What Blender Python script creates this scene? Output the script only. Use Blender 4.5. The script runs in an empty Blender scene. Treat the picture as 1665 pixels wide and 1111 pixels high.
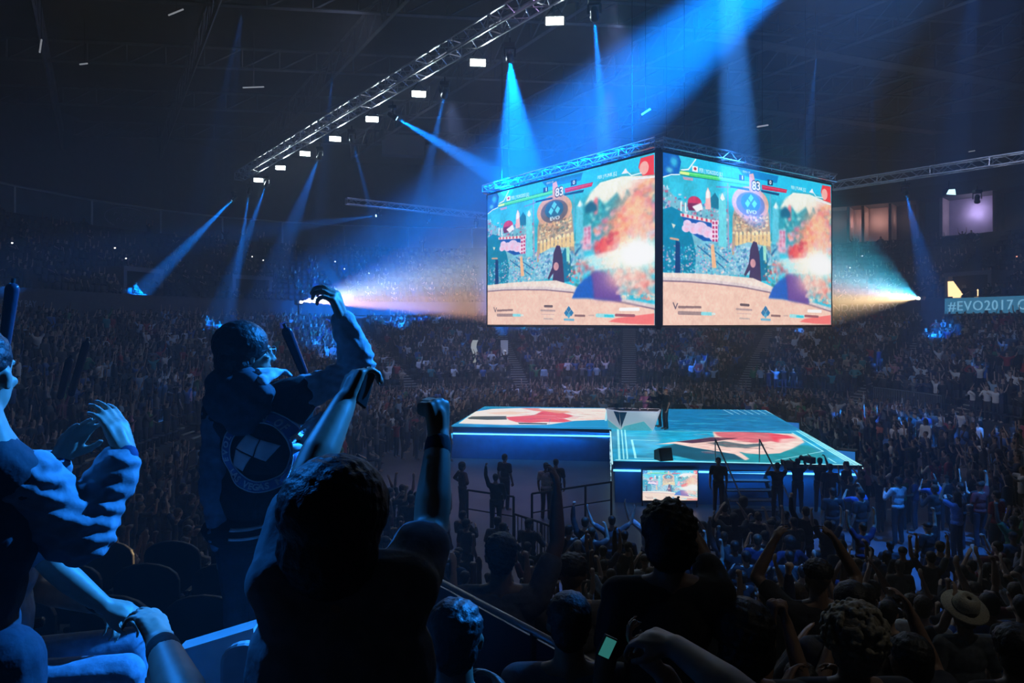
import bpy, bmesh, math, random
import numpy as np
from mathutils import Vector, Matrix

sc = bpy.context.scene
COL = sc.collection
rnd = random.Random(7)
nrs = np.random.RandomState(7)
F = 1166.0                       # focal length in pixels of the 1665 x 1111 frame
EYE = 6.0
PI = math.pi

def W(px, py, d):                # a point seen at that direction, d metres along the view axis
    return Vector(((px - 832.5) / F * d, d, EYE + (525.0 - py) / F * d))

def G(px, py, z):                # the point of that direction on the level plane z
    d = (EYE - z) * F / (py - 525.0)
    return Vector(((px - 832.5) / F * d, d, z))

# ------------------------------------------------------------ scene, camera, world haze
sc.view_settings.view_transform = 'Standard'
sc.view_settings.look = 'None'
sc.view_settings.gamma = 1.0
sc.view_settings.exposure = 0.0
sc.view_settings.use_curve_mapping = False
cam = bpy.data.cameras.new('camera')
cam_o = bpy.data.objects.new('camera', cam)
COL.objects.link(cam_o)
cam_o.location = (0, 0, EYE)
cam_o.rotation_euler = (PI / 2, 0, 0)
cam.sensor_width = 36
cam.lens = F / 1665 * 36
cam.shift_y = -30.5 / 1665
cam.clip_start = 0.05
cam.clip_end = 400
sc.camera = cam_o

HAZE = 0.006
world = bpy.data.worlds.new('arena_air')
sc.world = world
world.use_nodes = True
nt = world.node_tree
nt.nodes.clear()
_o = nt.nodes.new('ShaderNodeOutputWorld')
_b = nt.nodes.new('ShaderNodeBackground')
_b.inputs[0].default_value = (0, 0, 0, 1)
_v = nt.nodes.new('ShaderNodeVolumeScatter')
_v.inputs['Density'].default_value = HAZE
_v.inputs['Color'].default_value = (1, 1, 1, 1)
_v.inputs['Anisotropy'].default_value = 0.0
nt.links.new(_b.outputs[0], _o.inputs['Surface'])
nt.links.new(_v.outputs[0], _o.inputs['Volume'])
sc.cycles.max_bounces = 4
sc.cycles.diffuse_bounces = 2
sc.cycles.glossy_bounces = 2
sc.cycles.transmission_bounces = 2
sc.cycles.volume_bounces = 0
sc.cycles.caustics_reflective = False
sc.cycles.caustics_refractive = False
sc.cycles.use_light_tree = True
sc.cycles.use_denoising = True
sc.cycles.adaptive_threshold = .03
sc.cycles.sample_clamp_indirect = 2.0

# ------------------------------------------------------------ materials
MATS = {}
def mat(name, color=(.5, .5, .5), rough=.6, metal=0.0, emit=None, strength=1.0, noise=.12, scale=12.0, bump=0.0, tint=False, spec=.4):
    if name in MATS: return MATS[name]
    m = bpy.data.materials.new(name)
    m.use_nodes = True
    t = m.node_tree
    p = t.nodes['Principled BSDF']
    p.inputs['Roughness'].default_value = rough
    p.inputs['Metallic'].default_value = metal
    p.inputs['Specular IOR Level'].default_value = spec
    tc = t.nodes.new('ShaderNodeTexCoord')
    nz = t.nodes.new('ShaderNodeTexNoise')
    nz.inputs['Scale'].default_value = scale
    nz.inputs['Detail'].default_value = 3
    t.links.new(tc.outputs['Object'], nz.inputs['Vector'])
    mx = t.nodes.new('ShaderNodeMix')
    mx.data_type = 'RGBA'
    mx.blend_type = 'MULTIPLY'
    mx.inputs['Factor'].default_value = 1.0
    cr = t.nodes.new('ShaderNodeMapRange')
    cr.inputs['From Min'].default_value = .3
    cr.inputs['From Max'].default_value = .7
    cr.inputs['To Min'].default_value = 1 - noise
    cr.inputs['To Max'].default_value = 1 + noise * .5
    t.links.new(nz.outputs['Fac'], cr.inputs[0])
    if tint == 'attr':
        oi = t.nodes.new('ShaderNodeAttribute')
        oi.attribute_name = 'tone'
        t.links.new(oi.outputs['Color'], mx.inputs['A'])
    elif tint:
        oi = t.nodes.new('ShaderNodeObjectInfo')
        t.links.new(oi.outputs['Color'], mx.inputs['A'])
    else:
        mx.inputs['A'].default_value = (*color, 1)
    t.links.new(cr.outputs[0], mx.inputs['B'])
    t.links.new(mx.outputs['Result'], p.inputs['Base Color'])
    if bump:
        bp = t.nodes.new('ShaderNodeBump')
        bp.inputs['Strength'].default_value = bump
        bp.inputs['Distance'].default_value = .01
        t.links.new(nz.outputs['Fac'], bp.inputs['Height'])
        t.links.new(bp.outputs[0], p.inputs['Normal'])
    if emit is not None:
        p.inputs['Emission Color'].default_value = (*emit, 1)
        p.inputs['Emission Strength'].default_value = strength
    MATS[name] = m
    return m

def image_mat(name, arr, strength, base=0.0, rough=.5):
    """a lit picture on a real surface; arr = h x w x 3 painted below, row 0 at the bottom"""
    h, w = arr.shape[:2]
    im = bpy.data.images.new(name, w, h)
    px = np.ones((h, w, 4), np.float32)
    px[:, :, :3] = np.clip(arr, 0, 1)
    im.pixels.foreach_set(px.ravel())
    im.update()
    im.pack()
    m = bpy.data.materials.new(name)
    m.use_nodes = True
    t = m.node_tree
    p = t.nodes['Principled BSDF']
    it = t.nodes.new('ShaderNodeTexImage')
    it.image = im
    it.extension = 'EXTEND'
    p.inputs['Roughness'].default_value = rough
    if base:
        t.links.new(it.outputs['Color'], p.inputs['Base Color'])
    else:
        p.inputs['Base Color'].default_value = (.02, .02, .02, 1)
    if strength:
        t.links.new(it.outputs['Color'], p.inputs['Emission Color'])
        p.inputs['Emission Strength'].default_value = strength
    return m

# ------------------------------------------------------------ objects
def tag(o, label=None, cat=None, group=None, kind=None):
    if label: o['label'] = label
    if cat: o['category'] = cat
    if group: o['group'] = group
    if kind: o['kind'] = kind
    return o

def empty(name, loc=(0, 0, 0), rz=0.0, label=None, cat=None, group=None, kind=None):
    o = bpy.data.objects.new(name, None)
    o.empty_display_size = .1
    COL.objects.link(o)
    o.location = loc
    o.rotation_euler = (0, 0, rz)
    return tag(o, label, cat, group, kind)

class MB:
    """collects boxes, tubes, quads and prisms, then links them as ONE mesh object"""
    def __init__(s): s.v = []; s.f = []; s.uv = None
    def add(s, vs, fs):
        n = len(s.v)
        s.v += [tuple(x) for x in vs]
        s.f += [tuple(i + n for i in f) for f in fs]
        return s
    def box(s, c, d, R=None):
        c = Vector(c); h = Vector(d) / 2
        vs = []
        for i in (-1, 1):
            for j in (-1, 1):
                for k in (-1, 1):
                    v = Vector((i * h.x, j * h.y, k * h.z))
                    if R is not None: v = R @ v
                    vs.append(c + v)
        return s.add(vs, [(0, 1, 3, 2), (4, 6, 7, 5), (0, 4, 5, 1), (2, 3, 7, 6), (0, 2, 6, 4), (1, 5, 7, 3)])
    def tube(s, a, b, r, r2=None, n=6, caps=True):
        a = Vector(a); b = Vector(b); r2 = r if r2 is None else r2
        d = (b - a)
        if d.length < 1e-6: return s
        q = d.to_track_quat('Z', 'Y').to_matrix()
        vs = []
        for p, rr in ((a, r), (b, r2)):
            for i in range(n):
                t = 2 * PI * i / n
                vs.append(p + q @ Vector((math.cos(t) * rr, math.sin(t) * rr, 0)))
        fs = [(i, (i + 1) % n, n + (i + 1) % n, n + i) for i in range(n)]
        if caps: fs += [tuple(range(n - 1, -1, -1)), tuple(range(n, 2 * n))]
        return s.add(vs, fs)
    def path(s, pts, r, n=6):
        for a, b in zip(pts, pts[1:]): s.tube(a, b, r, n=n)
        return s
    def lathe(s, o, axis, prof, n=20):
        o = Vector(o); q = Vector(axis).to_track_quat('Z', 'Y').to_matrix()
        vs = []
        for r, h in prof:
            for i in range(n):
                t = 2 * PI * i / n
                vs.append(o + q @ Vector((math.cos(t) * r, math.sin(t) * r, h)))
        fs = []
        for k in range(len(prof) - 1):
            for i in range(n):
                j = (i + 1) % n
                fs.append((k * n + i, k * n + j, (k + 1) * n + j, (k + 1) * n + i))
        fs += [tuple(range(n - 1, -1, -1)), tuple(range((len(prof) - 1) * n, len(prof) * n))]
        return s.add(vs, fs)
    def prism(s, poly, z0, z1):
        n = len(poly)
        vs = [(p[0], p[1], z0) for p in poly] + [(p[0], p[1], z1) for p in poly]
        fs = [tuple(range(n - 1, -1, -1)), tuple(range(n, 2 * n))]
        fs += [(i, (i + 1) % n, n + (i + 1) % n, n + i) for i in range(n)]
        return s.add(vs, fs)
    def slab(s, pts, off):
        """polygon of 3-D points given a thickness vector"""
        n = len(pts); off = Vector(off)
        vs = [Vector(p) for p in pts] + [Vector(p) + off for p in pts]
        fs = [tuple(range(n)), tuple(range(2 * n - 1, n - 1, -1))]
        fs += [(i, n + i, n + (i + 1) % n, (i + 1) % n) for i in range(n)]
        return s.add(vs, fs)
    def build(s, name, m, parent=None, smooth=False, origin=None, bevel=0.0):
        me = bpy.data.meshes.new(name)
        vs = s.v
        o = bpy.data.objects.new(name, me)
        if origin is not None:
            oo = Vector(origin)
            vs = [tuple(Vector(v) - oo) for v in vs]
            o.location = oo
        me.from_pydata(vs, [], s.f)
        me.materials.append(m)
        if smooth:
            me.polygons.foreach_set('use_smooth', [True] * len(me.polygons))
        me.update()
        COL.objects.link(o)
        if parent is not None:
            o.parent = parent
        if bevel:
            b = o.modifiers.new('edge', 'BEVEL'); b.width = bevel; b.segments = 2; b.limit_method = 'ANGLE'
        return o

def quad_uv(name, pts, m, parent=None):
    """one lit panel face with the picture's corners at bl, br, tr, tl"""
    me = bpy.data.meshes.new(name)
    me.from_pydata([tuple(p) for p in pts], [], [tuple(range(4))])
    uv = me.uv_layers.new(name='uv')
    for i, c in enumerate(((0, 0), (1, 0), (1, 1), (0, 1))): uv.data[i].uv = c
    me.materials.append(m)
    o = bpy.data.objects.new(name, me)
    COL.objects.link(o)
    if parent is not None: o.parent = parent
    return o

def homog(src, dst):
    A = []; B = []
    for (x, y), (u, v) in zip(src, dst):
        A.append([x, y, 1, 0, 0, 0, -u * x, -u * y]); B.append(u)
        A.append([0, 0, 0, x, y, 1, -v * x, -v * y]); B.append(v)
    h = np.linalg.solve(np.array(A, float), np.array(B, float))
    H = np.append(h, 1).reshape(3, 3)
    def f(x, y):
        p = H @ np.array([x, y, 1.0])
        return p[0] / p[2], p[1] / p[2]
    return f

def text_mesh(s, size=1.0, bold=0.0, extrude=0.0, align='LEFT', shear=0.0, space=1.0):
    cu = bpy.data.curves.new('lettering', 'FONT')
    cu.body = s; cu.size = size; cu.offset = bold; cu.extrude = extrude
    cu.align_x = align; cu.shear = shear; cu.space_character = space
    cu.resolution_u = 3
    o = bpy.data.objects.new('lettering', cu)
    COL.objects.link(o)
    dg = bpy.context.evaluated_depsgraph_get(); dg.update()
    me = bpy.data.meshes.new_from_object(o.evaluated_get(dg))
    bpy.data.objects.remove(o); bpy.data.curves.remove(cu)
    return me

# ------------------------------------------------------------ painter for the lit pictures
class Canvas:
    def __init__(s, w, h, color, to_uv=None):
        s.w, s.h = w, h
        s.a = np.ones((h, w, 3), np.float32) * np.array(color, np.float32)
        s.to_uv = to_uv or (lambda x, y: (x, y))
        s.X, s.Y = np.meshgrid((np.arange(w) + .5), (np.arange(h) + .5))
    def p(s, x, y):
        u, v = s.to_uv(x, y)
        return u * s.w, v * s.h
    def blend(s, mask, color, box=None):
        c = np.array(color, np.float32)
        if box is None:
            s.a += (c - s.a) * mask[..., None]
        else:
            y0, y1, x0, x1 = box
            s.a[y0:y1, x0:x1] += (c - s.a[y0:y1, x0:x1]) * mask[..., None]
    def poly(s, pts, color, alpha=1.0, soft=0.0, raw=False):
        P = [(x * s.w, y * s.h) if raw else s.p(x, y) for x, y in pts]
        xs = [q[0] for q in P]; ys = [q[1] for q in P]
        x0 = max(0, int(min(xs) - 2)); x1 = min(s.w, int(max(xs) + 3)); y0 = max(0, int(min(ys) - 2)); y1 = min(s.h, int(max(ys) + 3))
        if x1 <= x0 or y1 <= y0: return
        acc = np.zeros((y1 - y0, x1 - x0), np.float32)
        for ox, oy in ((.25, .25), (.75, .25), (.25, .75), (.75, .75)):
            X = s.X[y0:y1, x0:x1] - .5 + ox; Y = s.Y[y0:y1, x0:x1] - .5 + oy
            ins = np.zeros(X.shape, bool)
            n = len(P)
            for i in range(n):
                ax, ay = P[i]; bx, by = P[(i + 1) % n]
                if ay == by: continue
                c = ((ay > Y) != (by > Y)) & (X < (bx - ax) * (Y - ay) / (by - ay) + ax)
                ins ^= c
            acc += ins
        acc /= 4
        if soft:
            k = max(1, int(soft))
            for _ in range(2):
                for ax in (0, 1):
                    acc = sum(np.roll(acc, i, ax) for i in range(-k, k + 1)) / (2 * k + 1)
        s.blend(acc * alpha, color, (y0, y1, x0, x1))
    def ell(s, cx, cy, rx, ry, color, alpha=1.0, soft=0.0, rot=0.0):
        x, y = s.p(cx, cy); x2, _ = s.p(cx + rx, cy); _, y2 = s.p(cx, cy + ry)
        RX = max(1, math.hypot(x2 - x, s.p(cx + rx, cy)[1] - y)); RY = max(1, abs(y2 - y))
        dx = s.X - x; dy = s.Y - y
        c, n = math.cos(rot), math.sin(rot)
        d = np.sqrt(((dx * c + dy * n) / RX) ** 2 + ((-dx * n + dy * c) / RY) ** 2)
        m = np.clip((1 - d) * min(RX, RY) + .5, 0, 1) if not soft else np.clip((1 - d) / soft, 0, 1) ** 1.5
        s.blend((m * alpha).astype(np.float32), color)
    def line(s, pts, wid, color, alpha=1.0):
        P = [s.p(x, y) for x, y in pts]
        for (ax, ay), (bx, by) in zip(P, P[1:]):
            vx, vy = bx - ax, by - ay; L = vx * vx + vy * vy + 1e-9
            t = np.clip(((s.X - ax) * vx + (s.Y - ay) * vy) / L, 0, 1)
            d = np.hypot(s.X - ax - t * vx, s.Y - ay - t * vy)
            s.blend((np.clip(wid / 2 - d + .5, 0, 1) * alpha).astype(np.float32), color)
    def blur(s, k, y0=0, y1=None, x0=0, x1=None):
        y1 = y1 or s.h; x1 = x1 or s.w
        a = s.a[y0:y1, x0:x1]
        for _ in range(2):
            for ax in (0, 1):
                p = np.pad(a, [(k, k) if i == ax else (0, 0) for i in range(3)], mode='edge')
                n = a.shape[ax]
                a = sum(np.take(p, range(i, i + n), axis=ax) for i in range(2 * k + 1)) / (2 * k + 1)
        s.a[y0:y1, x0:x1] = a
    def noise(s, cell, seed):
        r = np.random.RandomState(seed)
        gw, gh = int(s.w / cell) + 3, int(s.h / cell) + 3
        g = r.rand(gh, gw).astype(np.float32)
        fx = s.X / cell; fy = s.Y / cell
        ix = fx.astype(int); iy = fy.astype(int)
        tx = fx - ix; ty = fy - iy
        tx = tx * tx * (3 - 2 * tx); ty = ty * ty * (3 - 2 * ty)
        return (g[iy, ix] * (1 - tx) + g[iy, ix + 1] * tx) * (1 - ty) + (g[iy + 1, ix] * (1 - tx) + g[iy + 1, ix + 1] * tx) * ty
    def speck(s, pts, colors, n, size, seed, alpha=.9):
        """small dabs scattered inside a polygon"""
        r = random.Random(seed)
        xs = [q[0] for q in pts]; ys = [q[1] for q in pts]
        k = 0
        while k < n:
            x = r.uniform(min(xs), max(xs)); y = r.uniform(min(ys), max(ys))
            k += 1
            ins = False
            m = len(pts)
            for i in range(m):
                ax, ay = pts[i]; bx, by = pts[(i + 1) % m]
                if (ay > y) != (by > y) and x < (bx - ax) * (y - ay) / (by - ay + 1e-9) + ax: ins = not ins
            if not ins: continue
            a = r.uniform(.5, 1.6) * size; b = r.uniform(.5, 1.6) * size; t = r.uniform(0, 6.28)
            q = [(x + a * math.cos(t + j * 1.57 + r.uniform(-.3, .3)), y + b * math.sin(t + j * 1.57)) for j in range(4)]
            s.poly(q, r.choice(colors), alpha * r.uniform(.5, 1))
    def text(s, txt, x0, y0, x1, y1, hpx, color, alpha=1.0, bold=.02):
        """lettering running from (x0,y0) to (x1,y1), hpx = cap height in picture units"""
        me = text_mesh(txt, 1.0, bold)
        n = len(me.vertices)
        if not n: return
        co = np.empty(n * 3, np.float32); me.vertices.foreach_get('co', co); co = co.reshape(-1, 3)
        me.calc_loop_triangles()
        mx, my = co[:, 0].max(), .7
        ux, uy = (x1 - x0) / mx, (y1 - y0) / mx
        def M(v): return s.p(x0 + v[0] * ux, y0 + v[0] * uy - v[1] / my * hpx)
        for tri in me.loop_triangles:
            P = [M(co[i]) for i in tri.vertices]
            s.poly([(a / s.w, b / s.h) for a, b in P], color, alpha, raw=True)
        bpy.data.meshes.remove(me)
# ------------------------------------------------------------ the fighting-game picture shown on every screen
def paint_game():
    z = lambda X, Y: (1060 + X / 3.366, 210 + Y / 3.366)
    h = homog([(1079, 529), (1353, 527), (1353, 303), (1079, 248)], [(0, 0), (1, 0), (1, 1), (0, 1)])
    c = Canvas(960, 540, (.20, .78, .90), lambda X, Y: h(*z(X, Y)))
    n1 = c.noise(60, 1); n2 = c.noise(18, 2); n3 = c.noise(6, 3)
    c.a *= (.86 + .22 * n1)[..., None]
    # far hillside, right
    c.poly([(690, 470), (720, 400), (770, 358), (860, 362), (985, 400), (985, 620), (640, 640)], (.16, .62, .70))
    c.poly([(705, 440), (735, 385), (780, 352), (870, 362), (985, 412), (985, 440), (930, 440), (905, 470), (890, 430), (868, 480), (850, 430), (800, 470), (770, 425)], (.94, .95, .90))
    c.speck([(720, 470), (985, 430), (985, 560), (700, 580)], [(.3, .8, .8), (.1, .45, .55), (.75, .92, .9), (.2, .6, .65)], 150, 9, 11)
    # left houses, blossom and hill
    c.poly([(60, 300), (150, 390), (260, 420), (360, 440), (430, 470), (430, 660), (60, 660)], (.45, .72, .80))
    c.speck([(62, 300), (230, 400), (420, 430), (430, 660), (62, 470)], [(.95, .6, .75), (.9, .9, .95), (.1, .5, .6), (.75, .3, .45), (.2, .35, .6), (.3, .75, .8)], 420, 8, 12)
    c.poly([(300, 350), (312, 318), (326, 350), (330, 440), (298, 440)], (.95, .72, .72))
    c.poly([(303, 352), (312, 325), (322, 352), (322, 380), (303, 380)], (1, .97, .95))
    c.poly([(326, 380), (352, 350), (378, 395), (370, 440), (330, 430)], (.08, .45, .58))
    c.ell(240, 405, 38, 36, (.80, .20, .36)); c.poly([(200, 405), (280, 410), (275, 450), (205, 445)], (.45, .12, .30))
    c.poly([(225, 425), (275, 405), (285, 440), (250, 455)], (.95, .95, .97))
    c.text('11', 152, 448, 192, 452, 48, (1, 1, 1))
    c.poly([(62, 440), (110, 425), (170, 455), (205, 520), (230, 600), (250, 700), (250, 790), (62, 790)], (0, .50, .66))
    c.poly([(160, 462), (385, 515), (390, 600), (330, 640), (205, 560)], (.06, .33, .68))
    for x, y, r in ((200, 520, 24), (235, 545, 32), (275, 545, 38), (310, 565, 34), (345, 590, 26), (190, 545, 22)):
        c.ell(x, y, r, r * .95, (.90, .80, .92))
        c.ell(x + 4, y + 8, r * .6, r * .5, (.98, .74, .86), .7)
    c.poly([(160, 460), (400, 512), (400, 530), (160, 478)], (.97, .85, .85))
    for i in range(9):
        c.poly([(170 + i * 26, 463 + i * 5.6), (180 + i * 26, 465 + i * 5.6), (180 + i * 26, 480 + i * 5.6), (170 + i * 26, 478 + i * 5.6)], (.82, .22, .36))
    for bx, by in ((333, 500), (703, 552)):
        c.poly([(bx, by), (bx + 36, by + 4), (bx + 36, by + 130), (bx, by + 120)], (.93, .86, .92))
        for r_ in range(5):
            for q_ in range(2):
                X0 = bx + 4 + q_ * 17; Y0 = by + 8 + r_ * 24
                c.poly([(X0, Y0), (X0 + 11, Y0 + 1), (X0 + 11, Y0 + 15), (X0, Y0 + 14)], (.70, .16, .42))
    # middle crowd and stairs
    c.poly([(250, 610), (700, 640), (720, 800), (240, 800)], (.45, .74, .84))
    c.speck([(62, 640), (700, 620), (760, 810), (62, 800)], [(.1, .55, .75), (.85, .9, .95), (.9, .6, .75), (.25, .45, .7), (.3, .8, .85), (.95, .8, .75)], 900, 6, 13)
    for a, b in (((300, 630), (425, 730)), ((255, 640), (400, 760)), ((700, 640), (640, 720)), ((760, 655), (680, 660)), ((680, 660), (620, 740))):
        c.line([a, b], 4, (.12, .40, .62))
    c.poly([(328, 640), (345, 630), (360, 760), (335, 760)], (.95, .72, .55))
    # banners, towers
    c.poly([(372, 360), (412, 340), (415, 650), (372, 640)], (.42, .84, .90)); c.poly([(380, 380), (392, 350), (406, 385), (392, 395)], (.95, 1, 1))
    c.line([(422, 300), (425, 660)], 4, (.72, .55, .72)); c.line([(360, 318), (440, 322)], 4, (.5, .5, .7))
    c.poly([(668, 425), (702, 430), (700, 640), (664, 630)], (.35, .78, .88)); c.poly([(672, 430), (686, 402), (700, 434), (684, 440)], (.95, 1, 1))
    c.line([(655, 350), (655, 640)], 3, (.65, .6, .75))
    c.poly([(750, 430), (762, 418), (770, 430), (768, 505), (752, 505)], (.95, .50, .55)); c.poly([(712, 450), (735, 425), (765, 460), (765, 490), (712, 485)], (.05, .38, .52))
    # the great dome in the middle, its shield of three lozenges
    c.poly([(445, 690), (448, 480), (468, 400), (505, 350), (590, 345), (625, 380), (648, 470), (660, 690)], (.70, .62, .56))
    c.ell(548, 410, 98, 92, (.86, .66, .56)); c.ell(548, 415, 76, 66, (.42, .40, .46))
    c.speck([(460, 470), (640, 480), (655, 640), (450, 620)], [(.9, .78, .6), (.5, .42, .4), (.95, .88, .72), (.4, .5, .5), (.8, .6, .45)], 330, 8, 14)
    for i in range(9):
        x = 462 + i * 22; c.poly([(x, 640), (x + 3, 575), (x + 10, 560), (x + 17, 578), (x + 19, 645)], (.93, .80, .58)); c.ell(x + 10, 572, 7, 9, (.98, .88, .70))
    c.ell(548, 405, 52, 50, (.14, .42, .60))
    for x, y in ((549, 380), (531, 408), (568, 412)):
        c.poly([(x, y - 22), (x + 15, y), (x, y + 24), (x - 15, y)], (.38, .86, .95))
    c.text('EVO', 524, 462, 580, 468, 20, (.92, .97, 1), bold=.03)
    c.poly([(455, 690), (470, 640), (535, 620), (620, 640), (660, 690), (655, 800), (450, 790)], (.55, .78, .86))
    c.speck([(455, 640), (655, 650), (655, 800), (450, 790)], [(.3, .7, .85), (.8, .9, .95), (.6, .6, .85), (.2, .5, .7)], 260, 7, 15)
    c.poly([(575, 700), (610, 640), (640, 690), (640, 830), (580, 830)], (.05, .45, .62))
    c.poly([(615, 640), (632, 640), (634, 720), (618, 720)], (.62, .90, .82))
    # carved dark post in the middle of the ring side
    c.poly([(546, 655), (562, 615), (582, 622), (596, 690), (606, 838), (538, 828), (545, 770), (518, 805), (512, 795), (538, 735)], (.25, .20, .36))
    c.ell(560, 735, 15, 24, (.80, .58, .62))
    # dark lamp post, left
    c.poly([(135, 610), (158, 620), (160, 800), (130, 803)], (.05, .22, .45)); c.line([(105, 598), (150, 606)], 7, (.85, .65, .55))
    c.poly([(110, 515), (135, 525), (122, 545)], (.85, .85, .8))
    # blossom and ornaments behind the flame
    c.speck([(700, 590), (860, 500), (985, 430), (985, 700), (760, 700), (700, 660)], [(.96, .72, .80), (.80, .45, .60), (.9, .55, .45), (.75, .8, .9)], 420, 11, 16)
    # ring floor
    c.poly([(60, 785), (250, 790), (400, 800), (560, 815), (640, 850), (760, 900), (985, 990), (985, 1075), (60, 1075)], (.93, .86, .82))
    c.poly([(60, 830), (200, 832), (350, 845), (500, 862), (650, 890), (800, 935), (985, 995), (985, 1080), (60, 1080)], (.94, .78, .71))
    c.line([(60, 822), (200, 826), (350, 838), (500, 855), (650, 884), (800, 928), (985, 985)], 13, (.86, .80, .80))
    c.line([(60, 831), (200, 835), (350, 847), (500, 864), (650, 893), (800, 938), (985, 996)], 4, (.46, .36, .46))
    c.a *= (.96 + .07 * n2)[..., None]
    c.speck([(620, 720), (985, 720), (985, 930), (900, 920), (720, 880), (620, 830)], [(.75, .85, .8), (.2, .5, .5), (.9, .5, .5), (.9, .8, .8), (.8, .3, .35)], 420, 8, 17)
    # a draped dark cloth heap where the action stands, blue running to violet
    c.poly([(645, 925), (668, 870), (700, 830), (735, 812), (770, 800), (812, 815), (850, 860), (868, 950), (800, 945), (720, 930)], (.10, .36, .74), 1, 2)
    c.poly([(752, 935), (745, 850), (738, 800), (765, 790), (812, 815), (850, 860), (868, 958)], (.42, .27, .58), .95, 5)
    c.blur(2, 60, 470, 560, 960)
    # flame
    for x, y, rx, ry, col, al in ((900, 520, 110, 130, (.97, .60, .46), .8), (950, 450, 70, 80, (.95, .50, .46), .7), (880, 600, 110, 90, (1, .58, .34), .85), (790, 680, 70, 55, (.90, .20, .30), .9),
                                  (830, 640, 60, 50, (.97, .45, .35), .8), (850, 840, 60, 80, (.95, .55, .52), .7), (940, 870, 60, 90, (.95, .60, .55), .7), (930, 560, 60, 70, (1, .78, .50), .8)):
        c.ell(x, y, rx, ry, col, al, soft=.9)
    c.speck([(740, 700), (830, 600), (900, 470), (985, 400), (985, 640), (880, 700)], [(1, .65, .4), (.95, .35, .3), (1, .85, .65), (.9, .55, .6), (1, .75, .5)], 500, 11, 18, .6)
    c.speck([(745, 690), (770, 640), (850, 620), (860, 720), (780, 730)], [(.88, .14, .24), (.95, .3, .3), (.75, .1, .25)], 120, 10, 19, .8)
    c.speck([(840, 800), (985, 800), (985, 960), (850, 930)], [(1, .8, .7), (.95, .5, .45), (.98, .9, .85)], 160, 9, 20, .6)
    for k, (yy, x0) in enumerate(((716, 700), (732, 690), (750, 705), (766, 720), (784, 735))):
        c.poly([(x0, yy - 3), (860, yy - 12), (860, yy + 8), (x0 + 14, yy + 5)], (.96, .97, .95), .85)
    c.blur(4, 100, 470, 600, 960)
    c.ell(930, 620, 110, 230, (1, .80, .74), .55, soft=.9)
    c.ell(860, 840, 120, 110, (1, .84, .80), .5, soft=.9)
    c.ell(905, 740, 175, 150, (1, .93, .80), .9, soft=1.0)
    c.ell(915, 740, 120, 105, (1, 1, .97), 1, soft=.75)
    c.ell(935, 745, 80, 80, (1, 1, .99), 1, soft=.6)
    c.poly([(845, 1035), (985, 1015), (985, 1065), (900, 1062), (815, 1052)], (.96, .42, .42), .9)
    c.blur(1)
    # heads-up bars along the top
    c.poly([(62, 120), (480, 215), (500, 250), (400, 250), (62, 190)], (.18, .78, .90))
    c.poly([(240, 165), (990, 320), (990, 372), (700, 330), (240, 232)], (.12, .76, .92))
    c.poly([(62, 122), (150, 145), (165, 180), (150, 250), (62, 262)], (.04, .36, .72)); c.ell(125, 180, 32, 42, (.25, .78, .90), .8, soft=.7); c.ell(100, 225, 30, 26, (.45, .88, .92), .7, soft=.7)
    c.line([(62, 264), (110, 250), (160, 250)], 4, (.85, .97, 1)); c.line([(245, 168), (205, 222), (165, 226)], 5, (.90, 1, 1))
    c.poly([(476, 212), (520, 222), (700, 262), (690, 300), (520, 262), (500, 250)], (.03, .50, .78))
    c.poly([(938, 312), (984, 320), (984, 408), (945, 395), (930, 350)], (.92, .20, .22)); c.ell(950, 362, 16, 30, (.98, .66, .62)); c.line([(880, 335), (905, 375), (940, 380)], 4, (.85, .95, 1))
    c.line([(905, 392), (985, 418)], 5, (.9, .92, .95))
    c.poly([(158, 226), (546, 286), (546, 313), (205, 262), (158, 252)], (.10, .50, .55)); c.poly([(162, 229), (544, 289), (544, 310), (205, 257), (162, 247)], (.25, .84, .42)); c.line([(205, 243), (544, 299)], 2, (.55, .98, .62))
    c.line([(162, 240), (205, 246)], 9, (.88, .98, .55)); c.poly([(172, 262), (230, 270), (230, 285), (180, 278)], (.72, .62, .70))
    c.poly([(436, 312), (546, 330), (546, 342), (436, 322)], (.03, .28, .48))
    c.poly([(608, 308), (748, 335), (742, 354), (610, 334)], (.78, .14, .28)); c.line([(612, 318), (742, 342)], 2, (.95, .35, .45))
    c.poly([(604, 336), (706, 356), (700, 368), (606, 348)], (.03, .28, .48))
    for x, y in ((499, 270), (655, 297)):
        c.poly([(x - 15, y - 18), (x + 14, y - 13), (x + 14, y + 16), (x - 15, y + 13)], (.04, .20, .36)); c.text('0' if x > 600 else '1', x - 5, y + 8, x + 6, y + 9, 20, (1, 1, 1), bold=.04)
    c.poly([(540, 250), (562, 246), (572, 290), (562, 345), (540, 340)], (.88, .66, .58))
    c.text('83', 554, 334, 601, 340, 48, (.10, .08, .10), bold=.09); c.text('83', 555, 333, 600, 339, 46, (1, 1, .98), bold=.035)
    c.poly([(226, 202), (257, 208), (257, 238), (226, 232)], (.97, .97, .97)); c.ell(242, 219, 8, 8, (.72, .22, .22))
    c.text('PER | YOKODO [L]', 264, 236, 392, 262, 21, (.93, 1, 1), bold=.02)
    c.text('PER | PUNK [L]', 768, 330, 848, 345, 17, (.93, 1, 1), bold=.02)
    c.poly([(866, 350), (884, 330), (892, 358)], (.9, .9, .95))
    c.text('EVO 17', 505, 240, 545, 248, 11, (1, 1, 1))
    # gauges along the bottom
    c.line([(121, 952), (133, 982), (144, 955)], 5, (.42, .36, .40)); 
    for x0, x1 in ((152, 186), (192, 232), (238, 272)): c.line([(x0, 974), (x1, 975)], 8, (.55, .44, .44))
    c.line([(152, 1006), (272, 1009)], 12, (.62, .52, .52)); c.line([(280, 1009), (332, 1011)], 11, (.52, .84, .88)); c.line([(336, 1011), (350, 1011)], 8, (.85, .88, .86))
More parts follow.
